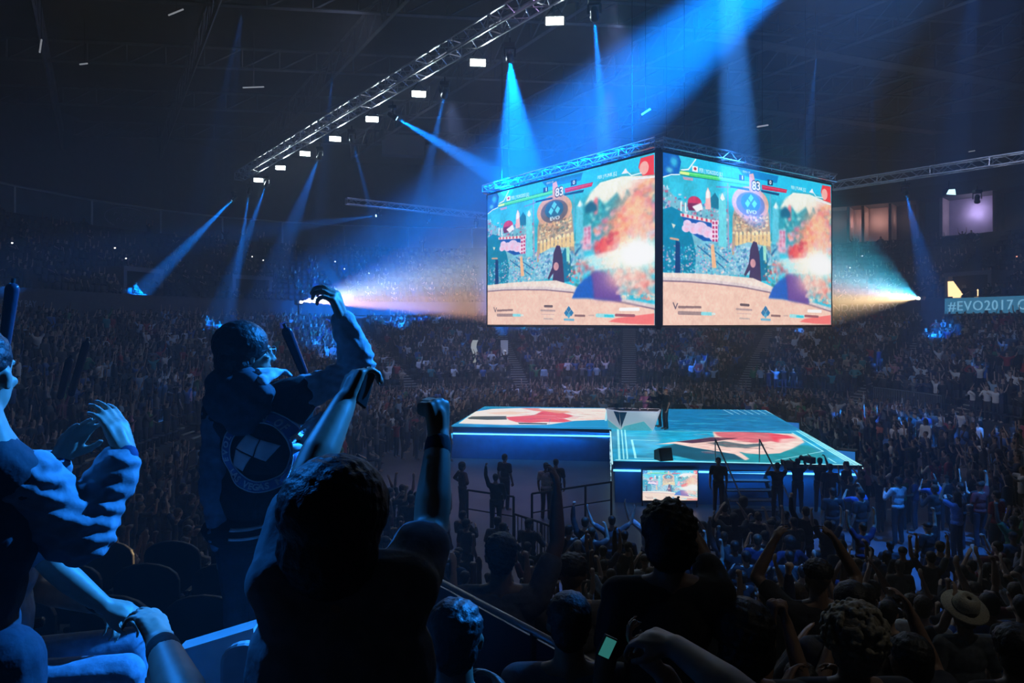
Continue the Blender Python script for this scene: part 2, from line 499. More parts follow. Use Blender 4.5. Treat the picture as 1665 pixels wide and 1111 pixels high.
    c.line([(493, 960), (537, 963)], 9, (.40, .34, .36)); c.line([(470, 984), (553, 989)], 7, (.70, .60, .60)); c.line([(474, 1008), (550, 1011)], 2, (.75, .66, .66)); c.line([(488, 1034), (540, 1037)], 6, (.76, .68, .66))
    for x, y in ((629, 983), (616, 1003), (642, 1003)):
        c.poly([(x, y - 18), (x + 12, y), (x, y + 20), (x - 12, y)], (.16, .46, .66))
    c.poly([(629, 1002), (640, 1018), (629, 1034), (618, 1018)], (.30, .62, .76)); c.line([(606, 1040), (654, 1042)], 8, (.45, .70, .80))
    c.line([(662, 1019), (708, 1021)], 8, (.55, .42, .42)); c.line([(728, 1019), (750, 1020)], 6, (.8, .68, .64))
    c.line([(765, 1020), (836, 1024)], 13, (.62, .86, .88)); c.line([(800, 1023), (832, 1025)], 8, (.20, .78, .86))
    c.line([(862, 993), (930, 995)], 11, (1, .98, .97)); c.line([(845, 1020), (915, 1024)], 9, (.60, .34, .38))
    c.a *= (.95 + .10 * n3)[..., None]
    return np.clip(c.a * 1.02 + .03, 0, 1)

# ------------------------------------------------------------ the two pictures lying on the stage floor
def paint_floor_right(corners):
    z = lambda X, Y: (980 + X / 3.872, 660 + Y / 3.872)
    h = homog(corners, [(0, 0), (1, 0), (1, 1), (0, 1)])
    c = Canvas(900, 1400, (.10, .66, .84), lambda X, Y: h(*z(X, Y)))
    n1 = c.noise(90, 31); n2 = c.noise(30, 32)
    c.a *= (.80 + .3 * n1)[..., None]
    c.poly([(420, 10), (1060, 20), (1250, 160), (330, 160)], (.04, .45, .68), .85, 14)
    r = random.Random(3)
    for i in range(130):
        x = r.uniform(330, 1150); y = r.uniform(25, 175); L = r.uniform(60, 230)
        c.line([(x, y), (x + L, y + r.uniform(-7, 10))], r.uniform(3, 13), r.choice([(.22, .80, .92), (.03, .36, .60), (.10, .58, .80), (.35, .88, .95), (.02, .30, .52)]), .45)
    for i in range(60):
        x = r.uniform(95, 700); y = r.uniform(150, 345); L = r.uniform(60, 230)
        c.line([(x, y), (x + L, y + r.uniform(-8, 8))], r.uniform(4, 14), r.choice([(.30, .85, .92), (.10, .62, .80), (.40, .90, .95)]), .45)
    for i in range(7):
        x = 760 + i * 42; c.line([(x, 24), (x + 60, 55)], 5, (.75, .97, 1), .8)
    c.poly([(820, 300), (1180, 250), (1300, 250), (1420, 330), (1350, 360), (700, 360)], (.10, .58, .62), .85, 8)
    c.poly([(360, 262), (470, 238), (640, 270), (830, 290), (900, 340), (600, 345), (440, 312)], (.10, .34, .44), .95, 4)
    c.poly([(690, 165), (900, 170), (1200, 178), (1250, 200), (1270, 230), (1200, 268), (1120, 300), (1000, 308), (900, 300), (860, 290), (925, 335), (900, 345), (830, 305), (700, 285), (560, 262), (450, 240), (320, 245), (560, 215), (700, 200)], (.98, .84, .80), 1, 3)
    c.poly([(700, 168), (860, 165), (1060, 172), (1170, 190), (1190, 220), (1130, 240), (1060, 225), (960, 235), (800, 215), (720, 190)], (.85, .38, .44), .85, 5)
    c.poly([(1050, 178), (1180, 190), (1240, 215), (1140, 240), (1070, 220)], (.96, .28, .36), .8, 6)
    c.poly([(460, 228), (690, 200), (860, 205), (700, 225), (560, 238)], (.22, .10, .22), .85, 3)
    c.poly([(650, 235), (760, 225), (900, 245), (1000, 238), (1020, 252), (900, 268), (780, 262)], (.28, .40, .44), .9, 3)
    for i in range(70):
        x = r.uniform(560, 1080); y = r.uniform(180, 300); L = r.uniform(30, 110)
        c.line([(x, y), (x + L, y + r.uniform(-2, 14))], r.uniform(2, 6), r.choice([(.97, .88, .84), (.75, .30, .36), (.40, .22, .30), (.95, .80, .76), (.85, .55, .55)]), .7)
    c.poly([(1120, 210), (1240, 205), (1275, 232), (1180, 280), (1080, 290)], (.98, .88, .84), .8, 8)
    for pts, wd in ((((95, 140), (105, 340)), 9), (((118, 150), (132, 335)), 6), (((138, 140), (155, 335)), 6), (((182, 216), (206, 330)), 9), (((182, 216), (350, 222)), 7),
                    (((90, 341), (1620, 375)), 16), (((206, 330), (420, 333)), 6), (((1195, 172), (1390, 288)), 8), (((1090, 345), (1390, 288)), 6),
                    (((1060, 22), (1640, 382)), 16), (((1225, 160), (1560, 365)), 9), (((1245, 160), (1590, 372)), 9), (((1268, 165), (1615, 376)), 7), (((1420, 330), (1470, 360)), 6), (((300, 160), (1250, 163)), 4)):
        c.line(list(pts), wd, (.66, .97, 1), .9)
    c.a *= (.92 + .14 * n2)[..., None]
    return c.a

def paint_floor_left(corners):
    z = lambda X, Y: (725 + X / 5.946, 640 + Y / 5.946)
    h = homog(corners, [(0, 0), (1, 0), (1, 1), (0, 1)])
    c = Canvas(700, 700, (.08, .60, .85), lambda X, Y: h(*z(X, Y)))
    c.a *= (.85 + .25 * c.noise(60, 41))[..., None]
    c.poly([(130, 288), (290, 172), (450, 148), (740, 140), (1550, 145), (1550, 250), (1250, 262), (1000, 300), (560, 302)], (1, .96, .92))
    c.poly([(215, 235), (260, 218), (600, 215), (615, 250), (420, 252), (240, 245)], (.28, .32, .30), .95, 2)
    c.poly([(600, 225), (760, 215), (880, 205), (950, 165), (1100, 170), (1250, 215), (1150, 240), (1230, 265), (1150, 275), (960, 272), (830, 280), (700, 275), (640, 255)], (.96, .34, .38), .95, 3)
    c.poly([(720, 140), (900, 143), (940, 160), (980, 175), (860, 165)], (.96, .55, .52), .9, 3)
    c.poly([(880, 150), (1180, 168), (1240, 178), (1120, 190), (1000, 175)], (.98, .68, .56), .9, 3)
    c.poly([(400, 185), (620, 170), (800, 180), (700, 200), (500, 200)], (1, .84, .74), .8, 5)
    r = random.Random(5)
    for i in range(90):
        x = r.uniform(620, 1500); y = r.uniform(150, 270); L = r.uniform(40, 200)
        c.line([(x, y), (x + L, y + r.uniform(-4, 12))], r.uniform(2, 8), r.choice([(1, .90, .82), (.97, .60, .55), (.90, .25, .32), (1, .97, .93), (.99, .78, .66)]), .6)
    for a, b in (((830, 212), (960, 190)), ((1190, 210), (1330, 222)), ((1300, 200), (1450, 205)), ((800, 245), (1000, 235))):
        c.line([a, b], 5, (.35, .15, .20), .8)
    c.poly([(710, 280), (990, 285), (980, 296), (720, 293)], (.05, .22, .22))
    c.poly([(1000, 300), (1250, 262), (1600, 250), (1640, 320), (1000, 318)], (.10, .62, .85), .9, 3)
    c.poly([(290, 130), (400, 145), (740, 138), (600, 122)], (.10, .60, .75), .8, 3)
    c.line([(1560, 140), (1545, 260)], 10, (.7, .95, 1))
    c.line([(40, 292), (300, 128)], 8, (.45, .85, 1)); c.line([(40, 300), (1640, 325)], 7, (.35, .75, 1)); c.line([(130, 288), (290, 172)], 5, (.8, 1, 1))
    return c.a
# ------------------------------------------------------------ shared materials
M_concrete = mat('dark_concrete', (.055, .055, .06), .8, noise=.3, scale=3, bump=.2)
M_step = mat('step_nosing', (.22, .22, .23), .6, noise=.2)
M_floor = mat('polished_floor', (.16, .14, .16), .35, noise=.35, scale=.6)
M_wall = mat('painted_wall', (.07, .075, .09), .8, noise=.25, scale=2)
M_ceil = mat('ceiling_black', (.03, .032, .036), .9, noise=.4, scale=.5)
M_steel = mat('roof_steel', (.12, .13, .145), .6, .3, noise=.3, scale=2)
M_alu = mat('truss_aluminium', (.62, .63, .66), .35, .8, noise=.15, scale=6)
M_black = mat('black_metal', (.02, .02, .022), .45, .4, noise=.2)
M_blackp = mat('black_plastic', (.025, .025, .028), .5, noise=.2)
M_seat = mat('seat_plastic', (.035, .04, .055), .55, noise=.25, scale=4)
M_rail = mat('rail_steel', (.30, .32, .35), .4, .6, noise=.15)

# ------------------------------------------------------------ the bowl: level rings of steps round a rounded rectangle
CX, CY, BA, BB = 5.0, 31.0, 18.5, 22.0
ROW_D, ROW_Z, ROWS, Z0 = .85, .306, 15, 1.1
def ring(phi, s):
    e = 2 / 3.0
    c, n = math.cos(phi), math.sin(phi)
    # superellipse by direction angle
    a, b = BA + s, BB + s
    r = ((abs(c) / a) ** 3 + (abs(n) / b) ** 3) ** (-1 / 3.0)
    return CX + r * c, CY + r * n
def normal_in(phi, s=0):
    a, b = ring(phi - .004, s), ring(phi + .004, s)
    tx, ty = b[0] - a[0], b[1] - a[1]
    L = math.hypot(tx, ty)
    return -ty / L, tx / L               # inward, for counter-clockwise rings
def row_z(k): return Z0 + ROW_Z * k
NSEG = 220
PH = [2 * PI * i / NSEG for i in range(NSEG + 1)]
def ring_strip(mb, s0, z0, s1, z1, p=PH):
    vs = []
    for ph in p:
        x, y = ring(ph, s0); vs.append((x, y, z0))
        x, y = ring(ph, s1); vs.append((x, y, z1))
    mb.add(vs, [(2 * i, 2 * i + 1, 2 * i + 3, 2 * i + 2) for i in range(len(p) - 1)])

m = MB()
ring_strip(m, 0, 0, 0, Z0)
for k in range(ROWS):
    s = k * ROW_D
    ring_strip(m, s, row_z(k), s + ROW_D, row_z(k))
    if k < ROWS - 1: ring_strip(m, s + ROW_D, row_z(k), s + ROW_D, row_z(k + 1))
STOP = ROWS * ROW_D
tag(m.build('floor_lower_stand', M_concrete), kind='structure')
# concourse front wall and deck above the lower stand
ZF0, ZF1 = 6.65, 7.85
m = MB()
ring_strip(m, STOP, row_z(ROWS - 1), STOP, ZF0)
ring_strip(m, STOP, ZF0, STOP - .3, ZF0); ring_strip(m, STOP - .3, ZF0, STOP - .3, ZF1); ring_strip(m, STOP - .3, ZF1, STOP, ZF1)
ring_strip(m, STOP, ZF1, STOP, ZF1 - .9); ring_strip(m, STOP, ZF1 - .9, STOP + 1.3, ZF1 - .9)
tag(m.build('wall_concourse', M_wall), kind='structure')
# upper stand
UR, UD, UZ = 12, .86, .50
U0, UZ0 = STOP + 1.3, ZF1 - .9
m = MB()
ring_strip(m, U0, UZ0, U0, UZ0 + .6)
for k in range(UR):
    s = U0 + k * UD; z = UZ0 + .6 + UZ * k
    ring_strip(m, s, z, s + UD, z); ring_strip(m, s + UD, z, s + UD, z + UZ)
tag(m.build('floor_upper_stand', M_concrete), kind='structure')
UTOP = U0 + UR * UD; ZT = UZ0 + .6 + UZ * UR       # about 13.6
m = MB()
ring_strip(m, UTOP, ZT, UTOP, ZT + .5); ring_strip(m, UTOP, ZT + .5, UTOP + .25, ZT + .5); ring_strip(m, UTOP + .25, ZT + .5, UTOP + .25, ZT - .2)
ring_strip(m, UTOP + .25, ZT - .2, UTOP + 3.2, ZT - .2)
ring_strip(m, UTOP + 3.2, ZT - .2, UTOP + 3.2, 24)
tag(m.build('wall_arena', M_wall), kind='structure')
m = MB(); m.prism([ring(p, UTOP + 6) for p in PH[:-1:4]], 23.6, 24.0)
tag(m.build('ceiling', M_ceil), kind='structure')
m = MB(); m.prism([ring(p, .3) for p in PH[:-1:2]], -.2, 0)
tag(m.build('floor', M_floor), kind='structure')

def phi_at(px, s):                # direction angle where the ray of a photo column meets ring s on the far side
    rx = (px - 832.5) / F
    best = None
    for i in range(1440):
        ph = 2 * PI * i / 1440
        x, y = ring(ph, s)
        if y > 12 and abs(x / y - rx) < .004:
            if best is None or y > best[1]: best = (ph, y)
    return best[0] if best else 0
# ------------------------------------------------------------ boards round the back and left, suites on the right
M_frame = mat('board_frame', (.50, .58, .62), .5, .2)
M_board = mat('board_face', (.07, .13, .18), .5, noise=.3, scale=1)
M_mark = mat('board_mark', (.32, .36, .45), .5)
BZ0, BZ1 = ZT + .35, ZT + 2.95
def wall_item(ph0, ph1, s, z0, z1, th):
    a, b = ring(ph0, s), ring(ph1, s)
    nx, ny = normal_in((ph0 + ph1) / 2)
    return Vector((*a, z0)), Vector((*b, z0)), Vector((nx, ny, 0))
phs = [math.radians(x) for x in (84, 93, 101, 109, 116.5, 123.5, 130, 136.5, 143.5, 151, 159, 167.5, 176, 185, 194)]
for i, (p0, p1) in enumerate(zip(phs, phs[1:])):
    a, b, n = wall_item(p0, p1, UTOP + 2.2, BZ0, BZ1, .15)
    z = Vector((0, 0, BZ1 - BZ0)); u = (b - a).normalized()
    lab = 'blank dark advertising board in a pale frame above the upper seats'
    root = empty('advertising_board', a, 0)
    if i == 7: lab = 'advertising board with an oval swoosh emblem above the upper seats'
    tag(root, lab, 'sign', 'advertising boards round the arena wall')
    m = MB(); m.slab([Vector(), b - a, b - a + z, z], n * .08)
    m.build('board_panel', M_board, root)
    m = MB()
    for (q0, q1) in ((Vector(), b - a), (z, b - a + z), (Vector(), z), (b - a, b - a + z)):
        m.tube(q0 + n * .12, q1 + n * .12, .09, n=4)
    m.build('frame', M_frame, root)
    if i == 7:
        c = (b - a) / 2 + z * .55 + n * .14; R = 1.7
        m = MB()
        pts = [c + u * (-math.cos(t) * R * 1.25) + Vector((0, 0, math.sin(t) * R * .55)) for t in [x * .1 for x in range(3, 42)]]
        m.path(pts, .05, 4)
        for r_ in range(2):
            for q_ in range(5 - r_):
                cc = c + u * (-1.3 + q_ * .62 + r_ * .2) * -1 + Vector((0, 0, .28 - r_ * .5))
                m.path([cc + Vector((0, 0, -.17)) , cc + Vector((0, 0, .17)) - u * .14, cc + Vector((0, 0, .03)) - u * .3], .045, 4)
        m.build('emblem', M_mark, root)
# pale ledge line under and over the boards is part of each frame; suites on the right
M_suite = mat('suite_wall', (.36, .30, .30), .8, noise=.2, scale=1)
M_suitel = mat('suite_lavender', (.34, .30, .42), .8, noise=.2, scale=1)
M_suited = mat('suite_dark', (.05, .045, .05), .8)
M_warm = mat('passage_glow', (.8, .6, .4), .5, emit=(1, .62, .30), strength=2.2)
M_glass = mat('glass_dark', (.1, .12, .15), .08)
SZ0, SZ1 = ZT + .2, ZT + 4.2
sph = [phi_at(px, UTOP + 2.6) for px in (1730, 1628, 1540, 1500, 1455, 1412, 1385, 1350, 1300)]
m = MB()
p_ = [sph[0] - .05 + (sph[-1] - sph[0] + .15) * i / 40 for i in range(41)]
ring_strip(m, UTOP + .3, SZ1, UTOP + .3, SZ1 + 1.2, p_); ring_strip(m, UTOP + .3, SZ1, UTOP + 3, SZ1, p_); ring_strip(m, UTOP + .3, SZ1 + 1.2, UTOP + 3.1, SZ1 + 1.4, p_)
tag(m.build('wall_suite_fascia', M_suited), kind='structure')
for i, ph in enumerate(sph):
    a = Vector((*ring(ph, UTOP + .6), SZ0)); b = Vector((*ring(ph, UTOP + 3.1), SZ0))
    m = MB(); t = (b - a).cross(Vector((0, 0, 1))).normalized() * .25
    m.slab([a, b, b + Vector((0, 0, SZ1 - SZ0)), a + Vector((0, 0, SZ1 - SZ0))], t)
    tag(m.build('wall_suite_divider', M_suite), kind='structure')
for i, (p0, p1) in enumerate(zip(sph, sph[1:])):
    a, b, n = wall_item(p0, p1, UTOP + 2.9, SZ0, SZ1, .1)
    m = MB(); m.slab([a, b, b + Vector((0, 0, 4)), a + Vector((0, 0, 4))], n * .06)
    tag(m.build('wall_suite_back', [M_suited, M_suitel, M_suited, M_suited, M_suite, M_suite, M_suited, M_suite][i]), kind='structure')

# lettering that stands on the concourse front
def wall_text(txt, phc, s, z, size, m_, name, label, ext=.02, span=None, bold=.0, cat='sign', par=None, space=1.0):
    me = text_mesh(txt, size, bold, ext, space=space)
    n = len(me.vertices); co = np.empty(n * 3); me.vertices.foreach_get('co', co); co = co.reshape(-1, 3)
    w = co[:, 0].max()
    # bend the line of letters along the wall
    r = math.hypot(ring(phc, s)[0] - CX, ring(phc, s)[1] - CY)
    tang = 1.0
    out = []
    # arc-length stepping table
    steps = [phc + (i - 60) * .004 for i in range(121)]
    P = [ring(q, s) for q in steps]
    L = [0]
    for q0, q1 in zip(P, P[1:]): L.append(L[-1] + math.hypot(q1[0] - q0[0], q1[1] - q0[1]))
    mid = L[60]
    for x, y, zz in co:
        t = mid - (x - w / 2)          # reading left to right = clockwise seen from inside
        ph = float(np.interp(t, L, steps))
        X, Y = ring(ph, s); nx, ny = normal_in(ph, s)
        out.append((X + nx * (zz + .03), Y + ny * (zz + .03), z + y))
    me.vertices.foreach_set('co', np.array(out).ravel())
    me.materials.clear(); me.materials.append(m_); me.update()
    o = bpy.data.objects.new(name, me); COL.objects.link(o)
    if par is not None: o.parent = par
    elif label: tag(o, label, cat)
    return o
M_letter = mat('wall_letters', (.42, .45, .52), .4)
sF = STOP - .3
wall_text('MANDALAY BAY', phi_at(1398, sF), sF, 6.95, .85, M_letter, 'wall_lettering', 'grey raised MANDALAY BAY lettering on the concourse front beside the right projector')
wall_text('MANDALAY BAY', phi_at(12, sF), sF, 6.85, .50, M_letter, 'wall_lettering', 'dim grey MANDALAY BAY lettering on the concourse front at the far left stand')
M_led = mat('ribbon_face', (.02, .05, .08), .4, emit=(.035, .17, .30), strength=1.0, noise=.4, scale=2)
M_ledt = mat('ribbon_letters', (.1, .3, .4), .4, emit=(.20, .46, .66), strength=1.0)
rb = empty('ribbon_display', (*ring(phi_at(1640, sF), sF), ZF0), 0, 'blue ribbon display reading #EVO2017 on the concourse front', 'sign')
pa, pb = phi_at(1541, sF), phi_at(1541, sF) - .42
m = MB(); ps = [pa + (pb - pa) * i / 24 for i in range(25)]
ring_strip(m, sF - .06, ZF0 + .02, sF - .06, ZF1 - .02, ps[::-1]); ring_strip(m, sF - .06, ZF1 - .02, sF, ZF1 - .02, ps[::-1])
o = m.build('display_face', M_led); o.parent = rb; o.matrix_parent_inverse = Matrix.Translation(-rb.location)
for tx_, px_ in (('#EVO2017', 1597), ('CHAMPIONS', 1727)):
    o = wall_text(tx_, phi_at(px_, sF), sF - .07, 6.90, 1.0, M_ledt, 'lettering', None, par=rb, space=1.1); o.matrix_parent_inverse = Matrix.Translation(-rb.location)
wall_text('220', phi_at(1571, UTOP), UTOP, ZT - .35, .85, M_letter, 'section_number', 'grey section number 220 on the wall under the suites')

# vomitories in the upper stand: dark doorways with pale lintels
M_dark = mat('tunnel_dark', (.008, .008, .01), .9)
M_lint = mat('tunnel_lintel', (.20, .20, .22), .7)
def vomitory(px, num, lit=False):
    ph = phi_at(px, U0 + 2.2)
    x, y = ring(ph, U0 + 1.4); nx, ny = normal_in(ph)
    rz = math.atan2(ny, nx) - PI / 2      # local +y points to the arena
    lab = f'{"lit" if lit else "dark"} tunnel entrance in the upper stand' + {'a': ' above the far left crowd', 'b': ' left of the hand holding the beam', 'c': ' above the ribbon display', 'd': ' beside the left projector', 'e': ' over the dim lettering at far left'}[num]
    r = empty('tunnel_entrance', (x, y, ZF1 - .9), rz, lab, 'entrance', 'tunnel entrances of the upper stand')
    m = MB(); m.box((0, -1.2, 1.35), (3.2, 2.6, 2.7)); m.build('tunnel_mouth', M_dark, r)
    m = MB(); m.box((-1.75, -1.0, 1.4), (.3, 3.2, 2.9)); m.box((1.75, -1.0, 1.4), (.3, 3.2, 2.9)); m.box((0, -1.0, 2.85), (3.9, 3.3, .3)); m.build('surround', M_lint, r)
    if lit:
        m = MB(); m.slab([(-1.9, .72, .2), (.1, .72, .2), (-.9, .72, 1.6)], (0, -.05, 0)); m.build('lit_passage', M_warm, r)  # glowing slabs put the passage's light into the surface
        m = MB(); m.slab([(.9, .72, .7), (1.5, .72, .7), (1.55, .72, 2.3), (1.1, .72, 2.3), (.2, .72, 1.1)], (0, -.05, 0)); m.build('lit_passage', M_warm, r)
        me = text_mesh('119', .9, 0, .02); me.materials.clear(); me.materials.append(M_letter)
        o = bpy.data.objects.new('section_number', me); COL.objects.link(o); o.parent = r; o.location = (-3.6, 1.3, .3); o.rotation_euler = (PI / 2, 0, PI); 
vomitory(1590, 'c', True); vomitory(210, 'a'); vomitory(395, 'b')

# roof steel: long ribs, cross ribs and hanging cables
def beam(a, b, h, name='beam'):
    a = Vector(a); b = Vector(b); d = (b - a).normalized(); up = Vector((0, 0, h))
    m = MB(); n = int((b - a).length / 2.2)
    m.tube(a, b, .10, n=4); m.tube(a + up, b + up, .10, n=4)
    for i in range(n):
        p = a + d * (i * 2.2); q = a + d * min((i + 1) * 2.2, (b - a).length)
        m.tube(p, q + up if i % 2 else q + up, .05, n=4); m.tube(p, p + up, .05, n=4)
    return tag(m.build(name, M_steel), kind='structure')
for i in range(9):
    x0 = -34 + i * 8.5
    beam((x0 - 14.4, 64, 20.6), (x0 + 14.4, 14, 20.6), 1.6)
for i in range(6):
    beam((-36, 14 + i * 9, 21.4), (44, 24 + i * 9, 21.4), 1.2)
for i in range(4):
    y = 20 + i * 10
    m = MB(); m.box((22, y, 20.2), (26, .9, .05), Matrix.Rotation(.35, 3, 'Z')); 
    for s_ in (-1, 1): m.tube(Vector((22, y, 21.2)) + Matrix.Rotation(.35, 3, 'Z') @ Vector((-13, s_ * .45, 0)), Vector((22, y, 21.2)) + Matrix.Rotation(.35, 3, 'Z') @ Vector((13, s_ * .45, 0)), .04, n=4)
    tag(m.build('beam_catwalk', M_steel), kind='structure')
M_speck = mat('ceiling_tube', (.5, .5, .5), .4, emit=(.8, .85, .95), strength=.25)
for k, (px, py, d, L, az) in enumerate(((286, 20, 32, .7, .5), (66, 75, 30, .6, 1.57), (136, 104, 34, .35, .2), (412, 142, 36, 1.0, .1), (1050, 182, 26, .4, .6), (1240, 205, 30, .5, .2), (1580, 246, 50, .5, .2))):
    p = W(px, py, d); v = Vector((math.cos(az), .2, math.sin(az))) * L / 2
    r = empty('strip_lamp', p, 0, ['short pale strip lamp under the roof at upper left', 'upright pale strip lamp near the left edge of the roof', 'tiny pale strip lamp in the dark roof', 'long thin strip lamp in the roof above the truss end', 'short tilted strip lamp just above the screen corner', 'faint strip lamp right of the screen top', 'faint strip lamp over the right truss'][k], 'lamp', 'strip lamps in the roof')
    m = MB(); m.tube(-v, v, .035, n=6); m.build('tube', M_speck, r)
    m = MB(); m.tube(Vector((0, .05, 0)), Vector((0, .05, 20.6 - p.z)), .012, n=4); m.build('hanger', M_black, r)

# hanging speaker boxes and score board in the roof space
for px, py, d, wd, hh, lab in ((655, 238, 58, 2.4, 1.6, 'grey box hanging in the roof space behind the main truss'),):
    p = W(px, py, d); m = MB(); m.box((0, 0, 0), (wd * 1.4, 1, hh)); r = empty('hanging_box', p, .2, lab, 'box'); m.build('box_body', mat('hang_box', (.13, .15, .18), .7), r)
    m = MB()
    for s_ in (-1, 1): m.tube((s_ * 1.2, 0, hh / 2), (s_ * 1.2, 0, 20.6 - p.z), .02, n=4)
    m.build('cable', M_black, r)
# striped flag hanging at upper right
p = W(1625, 222, 52); r = empty('hanging_flag', p, -.5, 'dim striped flag hanging from the roof at upper right', 'flag')
fa = np.zeros((65, 120, 3), np.float32) + .05
for i in range(13): fa[i * 5:(i + 1) * 5] = (.10, .045, .05) if i % 2 else (.12, .12, .13)
fa[30:, :48] = (.03, .035, .07)
fm = image_mat('flag_cloth', fa, 0, 1, .8)
quad_uv('cloth', [(-4, 0, -2), (4, 0, -2), (4, 0, 2), (-4, 0, 2)], fm, r)
m = MB(); m.tube((-4.1, 0, 2.05), (4.1, 0, 2.05), .05); m.tube((-3, 0, 2), (-3, 0, 11), .02, n=4); m.tube((3, 0, 2), (3, 0, 11), .02, n=4); m.build('bar', M_steel, r)

def hit(px, py, hh=1.2):         # where the ray of a photo point first meets the heads of the audience
    d = 6.0
    while d < 90:
        p = W(px, py, d)
        e = 0 if inside_ring(p.x, p.y, 0) else None
        if e is None:
            s_ = next((k for k in range(ROWS + 20) if inside_ring(p.x, p.y, (k + 1) * ROW_D)), 30)
            z = row_z(s_) if s_ < ROWS else (ZF1 + (s_ - ROWS) * .5)
        else: z = 0
        if p.z < z + hh: return p
        d += .2
    return W(px, py, 50)
def inside_ring(x, y, off):
    return ((abs(x - CX) / (BA + off)) ** 3 + (abs(y - CY) / (BB + off)) ** 3) < 1
# ------------------------------------------------------------ stage
SZ = 1.4
FR = [G(997, 750, SZ), G(1402, 757, SZ), G(1245, 667, SZ), G(992, 664, SZ)]
FL = [G(731, 694, SZ), G(995, 698.5, SZ), G(984, 663.5, SZ), G(788, 661, SZ)]
M_skirt = mat('stage_skirt', (.03, .17, .36), .8, noise=.2, scale=3, bump=.3)
M_edge = mat('stage_edge', (.03, .05, .10), .4, .3)
M_strip = mat('edge_strip_light', (.2, .5, 1), .4, emit=(.12, .50, 1), strength=2.6)
M_strip2 = mat('edge_strip_white', (.8, .95, 1), .4, emit=(.5, .9, 1), strength=1.4)
def stage_block(cs, name, pic, label, strength):
    o0 = sum(cs, Vector()) / 4
    r = empty(name, (o0.x, o0.y, 0), 0, label, 'stage')
    off = Vector((o0.x, o0.y, 0))
    L = [c - off for c in cs]
    ctr = sum(L, Vector()) / 4
    m = MB(); m.prism([(c.x, c.y) for c in L], SZ - .22, SZ - .004); m.build('platform', M_edge, r)
    inn = [ctr + (c - ctr) * .985 for c in L]
    m = MB(); m.prism([(c.x, c.y) for c in inn], 0, SZ - .22); m.build('skirt', M_skirt, r)
    quad_uv('floor_display', [c for c in L], image_mat(name + '_picture', pic, strength, rough=.25), r)
    m = MB()
    a, b = L[0], L[1]
    dn = Vector((0, -.03, -.30))
    m.tube(a + dn, b + dn, .035, n=6); m.build('strip_light', M_strip, r)
    m = MB(); b2 = L[2]
    m.tube(L[1] + Vector((.03, 0, -.1)), b2 + Vector((.03, 0, -.1)), .02, n=4); m.tube(L[0] + Vector((-.03, 0, -.1)), L[3] + Vector((-.03, 0, -.1)), .02, n=4)
    m.build('strip_light', M_strip2, r)
    return r
for pa_, pb_, e_ in ((FL[0], FL[1], 55), (FR[0], FR[1], 36)):
    l = bpy.data.lights.new('edge_light', 'AREA'); l.shape = 'RECTANGLE'; l.size = (pb_ - pa_).length * .97; l.size_y = .05; l.energy = e_; l.color = (.01, .30, 1)
    o = bpy.data.objects.new('edge_light', l); COL.objects.link(o); mid = (pa_ + pb_) / 2 + Vector((0, -.42, -.18)); o.location = mid
    o.rotation_euler = (Vector((0, .42, -.75))).to_track_quat('-Z', 'Y').to_euler()
q = [((p - 980) * 1.0, 0) for p in (0,)]
sr = stage_block(FR, 'stage', paint_floor_right([(997, 750), (1402, 757), (1245, 667), (992, 664)]), 'large square stage with teal lit floor picture under the caster desk', 1.15)
sl = stage_block(FL, 'stage_wing', paint_floor_left([(731, 694), (995, 698.5), (984, 663.5), (788, 661)]), 'lower left stage wing with white and red lit floor picture', 1.0)
# speckled lit strip on the left flank of the stage
m = MB(); a = FR[0] + Vector((-.04, 0, -.1)); b = FR[3] + Vector((-.04, 0, -.1)); r_ = random.Random(9)
for i in range(110):
    t = r_.random() * .5; zz = -r_.random() * 1.0
    p = a.lerp(b, t) + Vector((-.02, 0, zz)); s_ = r_.uniform(.03, .09)
    m.add([p, p + Vector((0, s_, .0)), p + Vector((0, s_, s_)), p + Vector((0, 0, s_))], [(0, 3, 2, 1)])
fl = m.build('side_display', M_strip2); fl.parent = sr; fl.matrix_parent_inverse = Matrix.Translation(-sr.location)
# small screen under the stage front
p0, p1 = G(1044, 765, 0), None
dfr = FR[0].y - .35
def onplane(px, py): 
    d = dfr + (px - 997) / 405 * (FR[1].y - FR[0].y); return W(px, py, d)
PIC = paint_game()
M_screen = image_mat('game_picture', PIC, 1.06)
M_screen_small = image_mat('game_picture_small', np.clip(PIC * .75 + .30, 0, 1), 1.0)
r = empty('floor_monitor', onplane(1090, 816), 0, 'small bright screen standing against the stage front', 'screen')
L = [onplane(*c) - r.location for c in ((1045, 814), (1134, 814), (1134, 765), (1045, 765))]
quad_uv('display', L, M_screen_small, r)
m = MB(); m.slab([l + Vector((dx, .02, dz)) for l, (dx, dz) in zip(L, ((-.04, -.04), (.04, -.04), (.04, .04), (-.04, .04)))], (0, .08, 0)); m.build('casing', M_blackp, r)
m = MB(); 
for l in L[:2]: m.tube(l + Vector((0, .06, 0)), Vector((l.x, l.y + .06, -r.location.z)), .02)
m.build('stand', M_black, r)
